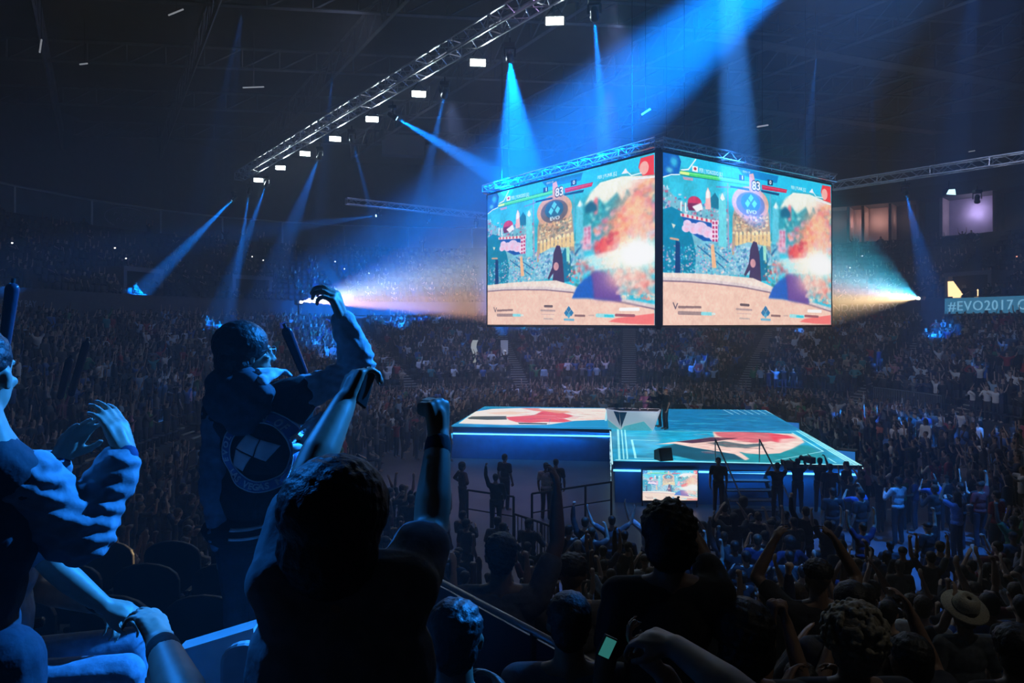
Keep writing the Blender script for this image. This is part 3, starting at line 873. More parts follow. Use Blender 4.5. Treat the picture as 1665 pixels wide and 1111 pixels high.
# stage stairs with two handrails
SX0, SX1 = 1186, 1258
sd = FR[0].y - .3
r = empty('stage_stairs', (W(1222, 800, sd - 1).x, sd - 1.0, 0), 0, 'dark stairs with two slanting handrails up the stage front', 'stairs')
xw = (SX1 - SX0) / F * sd
for i in range(5):
    m = MB(); z = SZ * (5 - i) / 6; m.box((0, .85 - i * .30, z - .02), (xw, .30, .05)); m.build('tread', mat('stair_tread', (.10, .11, .14), .5), r)
    m = MB(); m.box((0, .85 - i * .30 - .15, z), (xw, .02, .02)); m.build('nosing', mat('stair_nosing', (.55, .6, .65), .4), r)
for s_ in (-1, 1):
    m = MB(); m.box((s_ * xw / 2, .3, .45), (.05, 1.6, .25), Matrix.Rotation(.75, 3, 'X')); m.build('stringer', M_black, r)
    m = MB(); a = Vector((s_ * xw / 2 - .1, 1.1, SZ + .75)); b = Vector((s_ * xw / 2 + .25, -.55, .62)); m.tube(a, b, .028); m.tube(a, a + Vector((0, 0, -.75)), .02); m.tube(b, (b.x, b.y, 0), .02); m.build('handrail', mat('stair_rail', (.4, .45, .5), .35, .6), r)
# wedge monitor speaker on the stage edge
p = G(1079, 748, SZ); r = empty('stage_monitor', p, .3, 'black wedge speaker on the front edge of the stage', 'speaker')
m = MB(); m.slab([(-.24, .22, 0), (-.24, -.22, 0), (-.24, -.10, .42), (-.24, .22, .30)], (.48, 0, 0)); m.build('cabinet', M_blackp, r)
m = MB(); m.slab([(-.2, -.21, .05), (.2, -.21, .05), (.2, -.12, .38), (-.2, -.12, .38)], (0, -.012, 0)); m.build('grille', mat('grille', (.06, .06, .07), .7, .4, scale=60, bump=.6), r)
# two small blue lit boxes beside the stage, right
for (px, py), lab in (((1290, 690), 'blue lit box beside the far right edge of the stage'), ((1377, 737), 'blue lit box beside the near right corner of the stage')):
    d = 4.9 * F / (py - 525); p = W(px, py, d); r = empty('lit_box', (p.x, p.y, 0), -.6, lab, 'box', 'blue lit boxes beside the stage')
    m = MB(); m.box((0, 0, .62), (.7, .5, 1.24)); m.build('box_body', M_blackp, r)
    m = MB(); m.box((0, -.26, 1.0), (.64, .02, .42)); m.build('lit_face', mat('blue_face', (.02, .1, .4), .4, emit=(.02, .16, .50), strength=1), r)

# ------------------------------------------------------------ caster desk
D0 = G(1045, 700, SZ)
desk = empty('caster_desk', D0, 0, 'angular white caster desk with triangle pattern on the stage', 'desk')
dd = D0.y
def DP(px, py, dy=0): return W(px, py, dd + dy) - D0
M_white = mat('desk_white', (.85, .83, .84), .35, emit=(.95, .93, .98), strength=.28)
M_aqua = mat('desk_aqua', (.25, .75, .75), .35, emit=(.22, .80, .80), strength=.30)
M_tri = mat('desk_dark', (.10, .09, .16), .4)
M_top = mat('desk_top', (.22, .17, .20), .35)
zt = .80
# plan: five-sided front, curved round
A = DP(993, 664, .9); B = DP(1007, 697, 0); C_ = DP(1053, 698, -.15); D_ = DP(1066, 690, .9)
def z_(p, h): return Vector((p.x, p.y, h))
fa, fb, fc, fd = z_(A, 0), Vector((-.92, .12, 0)), Vector((.40, -.12, 0)), Vector((.60, .9, 0))
ta, tb, tc_, td = Vector((-1.45, .75, zt)), Vector((-1.0, .0, zt)), Vector((.60, -.24, zt)), Vector((.90, .6, zt))
fa = Vector((-1.35, .85, 0)); fd = Vector((.62, .62, 0))
m = MB()
for q0, q1, q2, q3 in ((fa, fb, tb, ta), (fb, fc, tc_, tb), (fc, fd, td, tc_)): m.slab([q0, q1, q2, q3], (0, .04, 0))
m.build('front_panel', M_white, desk)
def on(q0, q1, q2, q3, u, v): return (q0.lerp(q1, u)).lerp(q3.lerp(q2, u), v) + Vector((-.006, -.03, 0))
m = MB(); P_ = (fb, fc, tc_, tb)
m.slab([on(*P_, 0.0, .0), on(*P_, 1, 0), on(*P_, .92, .12), on(*P_, .68, .5), on(*P_, .12, .22)], (0, .01, 0)); m.slab([on(fa, fb, tb, ta, 1, 0), on(fa, fb, tb, ta, 0, 0), on(fa, fb, tb, ta, 0, .45)][::-1], (0, .01, 0)); m.build('aqua_triangle', M_aqua, desk)
m = MB(); m.slab([on(*P_, .02, .12), on(*P_, .20, .98), on(*P_, 0, .98)], (0, .008, 0)); m.slab([on(fa, fb, tb, ta, .98, .2), on(fa, fb, tb, ta, 1, .98), on(fa, fb, tb, ta, .55, .98)], (0, .008, 0)); m.build('dark_triangle', M_tri, desk)
m = MB(); m.slab([ta, tb, tc_, td, Vector((.82, .75, zt)), Vector((-1.35, .98, zt))], (0, 0, .03)); m.build('desk_top', M_top, desk)
m = MB(); m.path([p + Vector((0, 0, .015)) for p in (ta, tb, tc_, td, Vector((.82, .75, zt)), Vector((-1.35, .98, zt)), ta)], .03, 6); m.build('trim', mat('desk_trim', (.8, .78, .9), .3, emit=(.8, .8, 1), strength=.3), desk)
for k, (x, y, w_, h_) in enumerate(((-.55, .75, .36, .20), (-.05, .72, .36, .22), (-1.0, .85, .2, .15))):
    r = empty('desk_screen', D0 + Vector((x, y, zt + .03)), .1 * k, ['small black monitor on the left of the caster desk', 'wider black monitor in the middle of the caster desk', 'tiny monitor at the left tip of the caster desk'][k], 'screen', 'monitors on the caster desk')
    m = MB(); m.box((0, 0, h_ / 2 + .08), (w_, .03, h_)); m.build('casing', M_blackp, r); m = MB(); m.tube((0, .02, 0), (0, .02, .12), .02); m.box((0, .02, .006), (.2, .12, .012)); m.build('stand', M_black, r)
for k in range(4):
    r = empty('paper_cup', D0 + Vector((-.75 + k * .33, .25 - .03 * k, zt + .03)), 0, 'small pale cup on the front edge of the caster desk', 'cup', 'cups along the caster desk')
    m = MB(); m.lathe((0, 0, 0), (0, 0, 1), [(.028, 0), (.038, .11), (.034, .11), (.026, .01)], 10); m.build('cup_wall', mat('cup', (.8, .6, .7), .5), r, smooth=True)

# ------------------------------------------------------------ the hanging screen cube
Z1 = 24.0
dirL, dirR = Vector((-.2536, .349, 0)) , Vector((.353, .248, 0))
NB = Vector(((1071.5 - 832.5) / F * Z1, Z1, EYE - 4 / F * Z1 ))
HH = 282 / F * Z1; wL = dirL.length * Z1
cube_c = [NB, NB + dirR * Z1, NB + dirR * Z1 + dirL * Z1, NB + dirL * Z1]     # counter-clockwise from the near corner
names = ['right facing', 'far right', 'far left', 'left facing']
labs = ['right-hand screen of the hanging cube with game picture', 'screen on the far right side of the cube, lit by a projector', 'screen on the far left side of the cube, lit by a projector', 'left-hand screen of the hanging cube with game picture']
ctr = sum(cube_c, Vector()) / 4
for i in range(4):
    a, b = cube_c[i], cube_c[(i + 1) % 4]
    out = ((a + b) / 2 - ctr); out.z = 0; out.normalize(); u = (b - a).normalized()
    a = a + u * .16; b = b - u * .16
    r = empty('video_screen', a, 0, labs[i], 'screen', 'four screens of the hanging cube' if False else None)
    up = Vector((0, 0, HH))
    w_ = b - a
    if i == 3:  pass
    pts = [Vector(), w_, w_ + up, up]
    # picture reads left to right seen from outside: outside view of side i runs a -> b
    quad_uv('display', [p + out * .03 for p in pts], M_screen, r)
    m = MB(); e = .10
    m.slab([u * -e + Vector((0, 0, -e)), w_ + u * e + Vector((0, 0, -e)), w_ + u * e + up + Vector((0, 0, e)), u * -e + up + Vector((0, 0, e))], -out * .12)
    m.build('frame', M_black, r)
    m = MB()
    for s_ in (Vector((0, 0, -.05)), up + Vector((0, 0, .05))): m.tube(s_ - u * .05, s_ + w_ + u * .05, .05, n=4)
    for s_ in (-u * .05, w_ + u * .05): m.tube(s_, s_ + up, .05, n=4)
    m.build('border', M_blackp, r)
# corner post with small lights
m = MB(); m.box(NB + Vector((0, .12, HH / 2)), (.16, .16, HH + .3)); post = m.build('corner_post', M_black, origin=NB)
tag(post, 'black upright post joining the two lit screens at the corner', 'post')

# ------------------------------------------------------------ trusses
def truss(a, b, w_, h_, label, group=None, seg=.5, name='lighting_truss', r=.025):
    a = Vector(a); b = Vector(b); d = (b - a); L = d.length; d.normalize()
    side = d.cross(Vector((0, 0, 1))).normalized() * w_ / 2; up = Vector((0, 0, h_ / 2))
    root = empty(name, a, 0, label, 'truss', group)
    corners = [side + up, side - up, -side - up, -side + up]
    m = MB()
    for c in corners: m.tube(c, c + d * L, r * 1.35, n=5)
    m.build('chord', M_alu, root)
    m = MB(); n = max(1, int(L / seg))
    for i in range(n):
        p, q = d * (L * i / n), d * (L * (i + 1) / n)
        for j in range(4):
            c0, c1 = corners[j], corners[(j + 1) % 4]
            if i % 2: c0, c1 = c1, c0
            m.tube(p + c0, q + c1, r * .7, n=4, caps=False)
            if i % 5 == 0: m.tube(p + corners[j], p + corners[(j + 1) % 4], r * .9, n=4, caps=False)
    m.build('bracing', M_alu, root)
    return root
ztr = NB.z + HH + .30
for i in range(4):
    a, b = cube_c[i].copy(), cube_c[(i + 1) % 4].copy(); a.z = b.z = ztr
    truss(a, b, .4, .3, ['aluminium truss along the top of the right-hand screen', 'aluminium truss over the far right side of the screen cube', 'aluminium truss over the far left side of the screen cube', 'aluminium truss along the top of the left-hand screen'][i], seg=.42)
    for t_, nm in ((.12, 'first'), (.88, 'last')):
        p = a.lerp(b, t_); m = MB(); m.tube(p + Vector((0, 0, .1)), (p.x, p.y, 22), .012, n=4)
        o = m.build('hoist_cable', M_black, origin=p); tag(o, nm + ' steel cable above the ' + ['right-hand', 'far right', 'far left', 'left-hand'][i] + ' screen', 'cable')

FIX = [(420, 293), (456, 273), (496, 250), (545, 226), (605, 194), (681, 153), (777, 102), (902, 34)]
FP = [W(px, py, 9.0 * F / (525 - py)) for px, py in FIX]
step = (FP[-1] - FP[0]) / 7; step.z = 0
T0 = FP[0] - step * .75 + Vector((-.35, 0, .75)); T0.z = 15.75
T1 = FP[0] + step * 9.5 + Vector((-.35, 0, 0)); T1.z = 15.75
truss(T0, T1, .55, .5, 'long aluminium lighting truss carrying the row of white lamps', seg=.5, r=.03)
dT = (T1 - T0).normalized()
M_lampface = mat('lamp_white', (1, 1, 1), .3, emit=(.86, .97, 1), strength=30)
ords = ['far end', 'second from the far end', 'third from the far end', 'fourth from the far end', 'fourth from the near end', 'third from the near end', 'second from the near end', 'nearest']
def add_light(kind, name, loc, tgt, energy, color, ang=None, blend=.5, size=.05, parent=None):
    l = bpy.data.lights.new(name, kind); l.energy = energy; l.color = color
    if kind == 'SPOT': l.spot_size = math.radians(ang); l.spot_blend = blend; l.shadow_soft_size = size
    elif kind == 'POINT': l.shadow_soft_size = size
    o = bpy.data.objects.new(name, l); COL.objects.link(o); o.location = loc
    if tgt is not None: o.rotation_euler = (Vector(tgt) - Vector(loc)).to_track_quat('-Z', 'Y').to_euler()
    return o
FLOODS = []
for i, p in enumerate([*FP, FP[-1] + step]):
    aim = (Vector((0.5, 1.0, 5.5)) - p).normalized()
    R = aim.to_track_quat('-Z', 'Y').to_matrix()
    r = empty('flood_lamp', p, 0, f'white flood lamp under the main truss, {ords[i] if i < 8 else "just past the frame top"} of the row', 'lamp', 'white flood lamps under the main truss')
    m = MB(); m.box(R @ Vector((0, 0, .13)), (.62, .30, .22), R); m.build('housing', M_black, r)
    m = MB(); m.box((0, 0, -.0), (.52, .22, .02), R); m.build('lamp_face', M_lampface, r)
    m = MB(); m.path([R @ Vector((-.35, 0, .12)), R @ Vector((-.35, 0, .4)), Vector((0, 0, .50)), R @ Vector((.35, 0, .4)), R @ Vector((.35, 0, .12))], .02, 4); m.build('bracket', M_black, r)
    FLOODS.append(add_light('SPOT', 'flood_light', p + aim * .06, p + aim, 130, (.72, .93, 1), 150, .6, .12))

def mover(p, tgt, label, ang, energy, color=(.0, .20, 1), top=None, blend=.7):
    p = Vector(p); tgt = Vector(tgt); aim = (tgt - p).normalized()
    r = empty('moving_head_lamp', p - aim * .22, 0, label, 'lamp', 'moving head lamps')
    R = aim.to_track_quat('-Z', 'Y').to_matrix()
    m = MB(); m.lathe(aim * .20, -aim, [(.10, 0), (.13, .02), (.13, .10), (.11, .14), (.115, .30), (.08, .42), (.03, .44)], 14); m.build('head', M_black, r, smooth=True)
    m = MB(); m.lathe(aim * .195, aim, [(.095, 0), (.08, .012), (.0, .016)], 14); m.build('lens', mat('beam_lens', (.3, .6, 1), .1, emit=(.3, .62, 1), strength=8), r)
    s = R @ Vector((1, 0, 0)); s.z = 0; s.normalize()
    m = MB(); m.path([s * .17, s * .17 + Vector((0, 0, .28)), -s * .17 + Vector((0, 0, .28)), -s * .17], .03, 4); m.build('yoke', M_black, r)
    m = MB(); m.box((0, 0, .36), (.34, .26, .13)); m.tube((0, 0, .4), (0, 0, .62), .03); m.build('base', M_black, r)
    add_light('SPOT', 'beam_light', p + aim * .02, tgt, energy, color, ang, blend, .04)
BLUE = (.012, .22, 1)
ME = 165000
movers = [
    (W(377, 326, 50), W(195, 510, 50), 10, 2.2, 'moving head lamp past the far end of the main truss, beam down left'),
    (W(405, 315, 47.7), W(377, 500, 52), 6.5, 1.7, 'moving head lamp under the far truss end, beam nearly straight down'),
    (W(432, 303, 45), W(385, 430, 48), 10, .8, 'moving head lamp between the two farthest white lamps'),
    (W(518, 258, 37.5), W(455, 420, 42), 13, .45, 'moving head lamp with a faint wide beam down left'),
    (W(573, 230, 34), W(600, 330, 40), 3.5, .9, 'moving head lamp with a thin faint beam on the far truss half'),
    (W(646, 193, 30.2), W(800, 282, 31), 13, 2.3, 'moving head lamp with a strong beam towards the screen'),
    (W(722, 157, 27.2), W(688, 310, 36), 6, .9, 'moving head lamp with a faint beam right of the slanted beam'),
    (W(829, 98, 23.5), W(846, 300, 36), 15, 4.2, 'moving head lamp with a strong fan beam above the left screen'),
    (W(967, 32, 20.3), W(984, 260, 27), 6.5, 2.6, 'moving head lamp with a thin beam at the top of the frame'),
]
for p, t, ang, k, lab in movers:
    mover(p, t, lab, ang, ME * k)
    # drop rod to the truss
m = MB()
# two beams from lamps above the frame
mover(W(1550, -307, 14), W(1010, 165, 25), 'moving head lamp high above the frame, broad beam over the cube', 19, ME * 8, blend=.9)
mover(W(1164, -420, 15), W(1206, 330, 27), 'moving head lamp above the frame, beam straight down behind the cube', 7.5, ME * 5, (.04, .27, 1))
# far and right trusses
truss(W(563, 327, 50), W(800, 353, 56), .4, .4, 'far aluminium truss hanging left of the screen cube', seg=.6, r=.035)
truss(W(1352, 303, 39.5), W(1720, 247, 31.5), .45, .42, 'aluminium truss reaching right from the screen cube', seg=.5, r=.03)
far = [
    (W(611, 351, 51), W(440, 374, 46), 9, .5, 'moving head lamp under the far truss, beam aimed left'),
    (W(695, 362, 53), W(650, 420, 54), 8, .35, 'moving head lamp in the middle of the far truss'),
    (W(774, 370, 55), W(768, 440, 56), 6, .2, 'moving head lamp at the screen end of the far truss'),
    (W(1473, 315, 36.4), W(1530, 540, 50), 9, .55, 'moving head lamp under the right truss, beam down to the crowd'),
    (W(1589, 330, 34), W(1590, 420, 36), 5, .12, 'moving head lamp under the right truss with a faint beam'),
]
for p, t, ang, k, lab in far: mover(p, t, lab, ang, ME * k)
r = empty('flood_lamp', W(1545, 312, 35), 0, 'bright white lamp hanging under the right truss', 'lamp')
m = MB(); m.box((0, .1, .0), (.5, .3, .34)); m.build('housing', M_black, r); m = MB(); m.slab([(-.22, -.06, -.13), (.24, -.06, -.16), (.2, -.06, .12), (-.1, -.06, .1)], (0, .02, 0)); m.build('lamp_face', mat('lamp_cool', (1, 1, 1), .3, emit=(.5, .85, 1), strength=2), r)
m = MB(); m.tube((0, .1, .15), (0, .1, .55), .025); m.build('hanger', M_black, r)
# projectors high on the concourse, throwing the far pictures
def projector(p, face, label, energy, flip):
    a, b = face
    c = (a + b) / 2 + Vector((0, 0, HH / 2)); up = Vector((0, 0, 1))
    aim = (c - p).normalized()
    r = empty('projector', p - aim * .5, math.atan2(aim.y, aim.x) - PI / 2, label, 'projector')
    m = MB(); m.box((0, 0, 0), (.6, .8, .32)); m.build('casing', M_blackp, r, bevel=.03); m = MB(); m.lathe((0, .4, 0), (0, 1, 0), [(.11, 0), (.12, .07), (.09, .08)], 14); m.build('lens', mat('projector_lens', (.8, .9, 1), .1, emit=(1, .97, .94), strength=8), r)
    m = MB(); m.tube((0, 0, -.16), (0, 0, -.9), .05); m.box((0, 0, -.9), (.4, .4, .04)); m.build('stand', M_black, r)
    o = add_light('SPOT', 'projector_light', p, c, energy, (1, 1, 1), 40, .1, .02)
    Mx = o.rotation_euler.to_matrix().transposed()
    def uv(q): v = Mx @ (q - p); return v.x / -v.z, v.y / -v.z
    pts = [uv(a), uv(b), uv(b + Vector((0, 0, HH))), uv(a + Vector((0, 0, HH)))]
    us = sorted(q[0] for q in pts); v0 = min(pts[0][1], pts[1][1]); v1 = max(pts[2][1], pts[3][1])
    l = o.data; l.use_nodes = True; t = l.node_tree; t.nodes.clear()
    out = t.nodes.new('ShaderNodeOutputLight'); em = t.nodes.new('ShaderNodeEmission'); tc = t.nodes.new('ShaderNodeTexCoord')
    sp = t.nodes.new('ShaderNodeSeparateXYZ'); t.links.new(tc.outputs['Normal'], sp.inputs[0])
    def mth(op, x, y=None, **k):
        n = t.nodes.new('ShaderNodeMath'); n.operation = op
        for i, q in enumerate((x, y)):
            if q is None: continue
            if isinstance(q, (int, float)): n.inputs[i].default_value = q
            else: t.links.new(q, n.inputs[i])
        return n.outputs[0]
    az = mth('ABSOLUTE', sp.outputs['Z'])
    U = mth('DIVIDE', sp.outputs['X'], az); V = mth('DIVIDE', sp.outputs['Y'], az)
    if PROJ_NEG: V = mth('MULTIPLY', V, -1.0)
    vn = mth('DIVIDE', mth('SUBTRACT', V, v0), v1 - v0)
    lim = mth('MULTIPLY', mth('GREATER_THAN', vn, 0.0), mth('LESS_THAN', vn, 1.0))
    umax = max(abs(us[0]), abs(us[-1]))
    lim = mth('MULTIPLY', lim, mth('LESS_THAN', mth('ABSOLUTE', U), umax))
    cr = t.nodes.new('ShaderNodeValToRGB'); t.links.new(vn, cr.inputs[0])
    ramp = cr.color_ramp
    cols = flip
    while len(ramp.elements) < len(cols): ramp.elements.new(.5)
    for e, (pos, c3) in zip(ramp.elements, cols): e.position = pos; e.color = (*c3, 1)
    t.links.new(cr.outputs[0], em.inputs[0]); t.links.new(lim, em.inputs[1]); t.links.new(em.outputs[0], out.inputs[0])
PROJ_NEG = False
PJ = 6.0e5
def ring_depth(px, s):
    ph = phi_at(px, s); return ring(ph, s)[1]
print('PROJ', ring_depth(490, sF), ring_depth(1493, sF))
projector(W(490, 491, ring_depth(490, sF) - .9), (cube_c[3], cube_c[2]), 'projector on the concourse behind the raised hand throwing a pale fan beam', PJ, [
    (0, (.85, .42, .25)), (.10, (.9, .50, .33)), (.30, (.95, .62, .45)), (.325, (.25, .18, .18)), (.35, (.9, .72, .66)), (.46, (.62, .60, .70)), (.52, (.85, .92, 1)), (.62, (.55, .52, .62)), (.72, (.45, .55, .68)), (.86, (.22, .50, .72)), (.94, (.16, .18, .40)), (1, (.30, .06, .16))])
projector(W(1493, 485, ring_depth(1493, sF) - .9), (cube_c[1], cube_c[2]), 'projector on the right concourse throwing a teal and sand fan beam', PJ * .75, [
    (0, (.55, .38, .18)), (.14, (.9, .62, .34)), (.27, (1, .74, .48)), (.30, (.45, .36, .42)), (.36, (.85, .72, .78)), (.48, (.60, .62, .85)), (.56, (.25, .65, .85)), (.66, (.04, .35, .50)), (.72, (.05, .70, .90)), (.84, (.03, .52, .72)), (.93, (.04, .36, .66)), (1, (.03, .14, .36))])

# banners hanging behind the left wing
for (x0, y0, x1, y1), lab, txt in (((768, 553, 777, 590), 'narrow white banner hanging behind the left stage wing', ''), ((814, 553, 826, 617), 'tall grey banner with a number hanging behind the left stage wing', '3')):
    a = W(x0, y1, 56); b = W(x1, y0, 56); r = empty('hanging_banner', a, 0, lab, 'banner')
    m = MB(); w_, h_ = b.x - a.x, b.z - a.z
    n = 6
    for i in range(n): 
        z0, z1 = h_ * i / n, h_ * (i + 1) / n; s0, s1 = (.12 * math.sin(i * 1.1) if not txt else 0), (.12 * math.sin((i + 1) * 1.1) if not txt else 0)
        m.slab([(s0, 0, z0), (w_ + s0, 0, z0), (w_ + s1, 0, z1), (s1, 0, z1)], (0, .02, 0))
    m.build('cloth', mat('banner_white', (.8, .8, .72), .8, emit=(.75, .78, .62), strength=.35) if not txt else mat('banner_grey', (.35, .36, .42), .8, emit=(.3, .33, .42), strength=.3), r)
    if txt:
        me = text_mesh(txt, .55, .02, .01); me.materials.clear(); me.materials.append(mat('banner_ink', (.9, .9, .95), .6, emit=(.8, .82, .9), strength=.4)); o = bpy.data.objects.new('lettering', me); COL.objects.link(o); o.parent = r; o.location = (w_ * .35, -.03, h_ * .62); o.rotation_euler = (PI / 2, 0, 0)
    m = MB(); m.tube((w_ / 2, .05, h_), (w_ / 2, .05, h_ + 4), .015, n=4); m.tube((0, .02, h_), (w_, .02, h_), .03, n=4); m.build('hanging_rod', M_black, r)
# ------------------------------------------------------------ bodies: tapered capsules and ellipsoids grown into one skin
_ico = {}
def _sphere(n=10, k=6):
    if (n, k) in _ico: return _ico[(n, k)]
    vs = [(0, 0, 1)]
    for j in range(1, k):
        t = PI * j / k
        for i in range(n):
            a = 2 * PI * i / n
            vs.append((math.sin(t) * math.cos(a), math.sin(t) * math.sin(a), math.cos(t)))
    vs.append((0, 0, -1))
    fs = [(0, 1 + i, 1 + (i + 1) % n) for i in range(n)]
    for j in range(k - 2):
        for i in range(n):
            a = 1 + j * n + i; b = 1 + j * n + (i + 1) % n
            fs.append((a, a + n, b + n, b))
    L = 1 + (k - 1) * n
    fs += [(L, L - n + (i + 1) % n, L - n + i) for i in range(n)]
    _ico[(n, k)] = (np.array(vs), fs)
    return _ico[(n, k)]
class Blob:
    def __init__(s): s.v = []; s.f = []; s.n = 0
    def _add(s, V, F): s.v.append(V); s.f += [tuple(i + s.n for i in f) for f in F]; s.n += len(V)
    def ell(s, c, r, R=None, n=14, k=9):
        V, Fc = _sphere(n, k)
        V = V * np.array(r)
        if R is not None: V = V @ np.array(R).T
        s._add(V + np.array(c), Fc); return s
    def cap(s, a, b, ra, rb=None, n=12, flat=1.0, nrm=None):
        """tapered capsule; flat < 1 squashes it along nrm"""
        a = Vector(a); b = Vector(b); rb = ra if rb is None else rb
        d = b - a
        if d.length < 1e-5: return s.ell(a, (ra,) * 3)
        z = d.normalized()
        if nrm is not None:
            y = Vector(nrm); y = (y - z * y.dot(z)).normalized(); x = y.cross(z)
        else:
            q = d.to_track_quat('Z', 'Y').to_matrix(); x, y = q.col[0], q.col[1]
        V = []; L = d.length; h = 4
        prof = [(ra * math.cos(t), -ra * math.sin(t)) for t in [PI / 2 * (h - i) / h for i in range(h)]] + [(ra, 0), (rb, L)] + [(rb * math.cos(t), L + rb * math.sin(t)) for t in [PI / 2 * (i + 1) / h for i in range(h)]]
        prof = [(max(r, 1e-4), t) for r, t in prof]
        for r, t in prof:
            for i in range(n):
                an = 2 * PI * i / n
                V.append(a + x * (math.cos(an) * r) + y * (math.sin(an) * r * flat) + z * t)
        Fc = []
        for k in range(len(prof) - 1):
            for i in range(n):
                j = (i + 1) % n
                Fc.append((k * n + i, k * n + j, (k + 1) * n + j, (k + 1) * n + i))
        Fc += [tuple(range(n - 1, -1, -1)), tuple(range((len(prof) - 1) * n, len(prof) * n))]
        s._add(np.array([tuple(v) for v in V]), Fc); return s
    def chain(s, pts, rs, **k):
        for i in range(len(pts) - 1): s.cap(pts[i], pts[i + 1], rs[i], rs[i + 1], **k)
        return s
    def grow(s, name, vox, smooth=3, deci=None, disp=None):
        me = bpy.data.meshes.new(name + '_raw')
        me.from_pydata([tuple(v) for v in np.concatenate(s.v)], [], s.f)
        o = bpy.data.objects.new(name + '_raw', me); COL.objects.link(o)
        r = o.modifiers.new('r', 'REMESH'); r.mode = 'VOXEL'; r.voxel_size = vox; r.adaptivity = 0.0
        if smooth:
            q = o.modifiers.new('s', 'SMOOTH'); q.factor = .5; q.iterations = smooth
        if deci:
            q = o.modifiers.new('d', 'DECIMATE'); q.ratio = deci
        dg = bpy.context.evaluated_depsgraph_get(); dg.update()
        out = bpy.data.meshes.new_from_object(o.evaluated_get(dg))
        out.name = name
        bpy.data.objects.remove(o); bpy.data.meshes.remove(me)
        if disp is not None:
            n = len(out.vertices); co = np.empty(n * 3, np.float32); out.vertices.foreach_get('co', co); co = co.reshape(-1, 3)
            no = np.empty(n * 3, np.float32); out.vertex_normals.foreach_get('vector', no); no = no.reshape(-1, 3)
            co = co + no * disp(co)[:, None]
            out.vertices.foreach_set('co', co.ravel().astype(np.float32))
        out.polygons.foreach_set('use_smooth', [True] * len(out.polygons))
        out.update()
        return out

def folds(amp, dirs, seed=0):
    r = np.random.RandomState(seed)
    K = [(r.normal(size=3), r.uniform(0, 6)) for _ in range(4)]
    def f(co):
        w = sum(np.sin(co @ k * 9 + p) for k, p in K) * .6
        out = np.zeros(len(co))
        for d, fr in dirs: out += np.sin(co @ np.array(d) * fr + w * 2.2)
        return (amp * out / len(dirs) * (.6 + .4 * np.sin(w * 1.7))).astype(np.float32)
    return f

M_skin = mat('skin', rough=.5, tint=True, noise=.1, scale=30)
M_cloth = mat('cloth', rough=.85, tint=True, noise=.25, scale=25, bump=.4)
M_hair = mat('hair', rough=.55, tint=True, noise=.4, scale=60, bump=.6)

def hand_caps(b, wrist, d, pn, side, sc=1.0, curl=.35, fr=.0088, spread=.10, thumb_in=.3, lengths=None):
    """palm, four unequal fingers and a thumb leaving the side of the palm.
       d = direction of the hand, pn = way the palm faces, side = +1 thumb on d x pn side"""
    d = Vector(d).normalized(); pn = Vector(pn); pn = (pn - d * pn.dot(d)).normalized()
    x = d.cross(pn).normalized() * side                # towards the thumb
    w = Vector(wrist); S = sc
    kn = []
    for i, (ox, ln) in enumerate(((.030, .083), (.010, .088), (-.010, .084), (-.029, .076))):
        k = w + x * ox * S + d * ln * S
        kn.append(k)
        b.cap(w + x * ox * .62 * S + d * .012 * S, k, .0155 * S, .0125 * S, n=10)
    b.cap(w + d * .02 * S, w + d * .06 * S, .022 * S, .020 * S)
    L = lengths or ((.040, .026, .021), (.045, .030, .022), (.042, .028, .022), (.033, .021, .019))
    for i, k in enumerate(kn):
        c = curl[i] if isinstance(curl, (tuple, list)) else curl
        dirx = (d + x * spread * (1.2 - i * .8)).normalized()
        p = k; ang = 0.0
        for j, l in enumerate(L[i]):
            ang += c * (1.0 if j == 0 else 1.15)
            v = (dirx * math.cos(ang) + pn * math.sin(ang)).normalized()
            q = p + v * l * S
            r0 = fr * (1 - .08 * j) * S
            b.cap(p, q, r0, r0 * .93, n=8); p = q
    t0 = w + x * .022 * S + d * .022 * S + pn * .006 * S
    v = (d * .62 + x * (.75 - thumb_in * .5) + pn * thumb_in).normalized()
    t1 = t0 + v * .043 * S
    v = (d * .85 + x * (.35 - thumb_in) + pn * (thumb_in * 1.3)).normalized(); t2 = t1 + v * .032 * S
    v = (d * .85 + x * (.1 - thumb_in * 1.2) + pn * (thumb_in * 1.6)).normalized(); t3 = t2 + v * .026 * S
    b.cap(t0, t1, .015 * S, .0115 * S, n=8); b.cap(t1, t2, .0112 * S, .0098 * S, n=8); b.cap(t2, t3, .0098 * S, .0082 * S, n=8)

def head_caps(b, H, R, s=1.0, face=True):
    """R: columns x right, y forward, z up; H = centre of the head"""
    R = Matrix(R) if not isinstance(R, Matrix) else R
    P = lambda x, y, z: tuple(Vector(H) + R @ Vector((x * s, y * s, z * s)))
    Ra = np.array(R)
    b.ell(P(0, -.012, .028), (.076 * s, .094 * s, .088 * s), Ra, 18, 12)
    b.ell(P(0, .022, -.03), (.062 * s, .068 * s, .078 * s), Ra, 16, 10)
    b.ell(P(0, .055, -.088), (.030 * s, .026 * s, .022 * s), Ra)
    if face:
        b.cap(P(0, .088, .012), P(0, .108, -.026), .010 * s, .013 * s)
        b.ell(P(-.012, .098, -.030), (.010 * s,) * 3, Ra); b.ell(P(.012, .098, -.030), (.010 * s,) * 3, Ra)
        for sx in (-1, 1):
            b.cap(P(.012 * sx, .084, .030), P(.045 * sx, .070, .028), .010 * s, .009 * s)
            b.ell(P(.040 * sx, .062, -.018), (.022 * s, .018 * s, .016 * s), Ra)
            b.ell(P(.075 * sx, -.004, -.008), (.009 * s, .016 * s, .028 * s), Ra)
            b.ell(P(.079 * sx, -.012, .002), (.007 * s, .010 * s, .016 * s), Ra)
        b.cap(P(-.020, .084, -.056), P(.020, .084, -.056), .0075 * s, n=8); b.cap(P(-.017, .083, -.067), P(.017, .083, -.067), .008 * s, n=8)

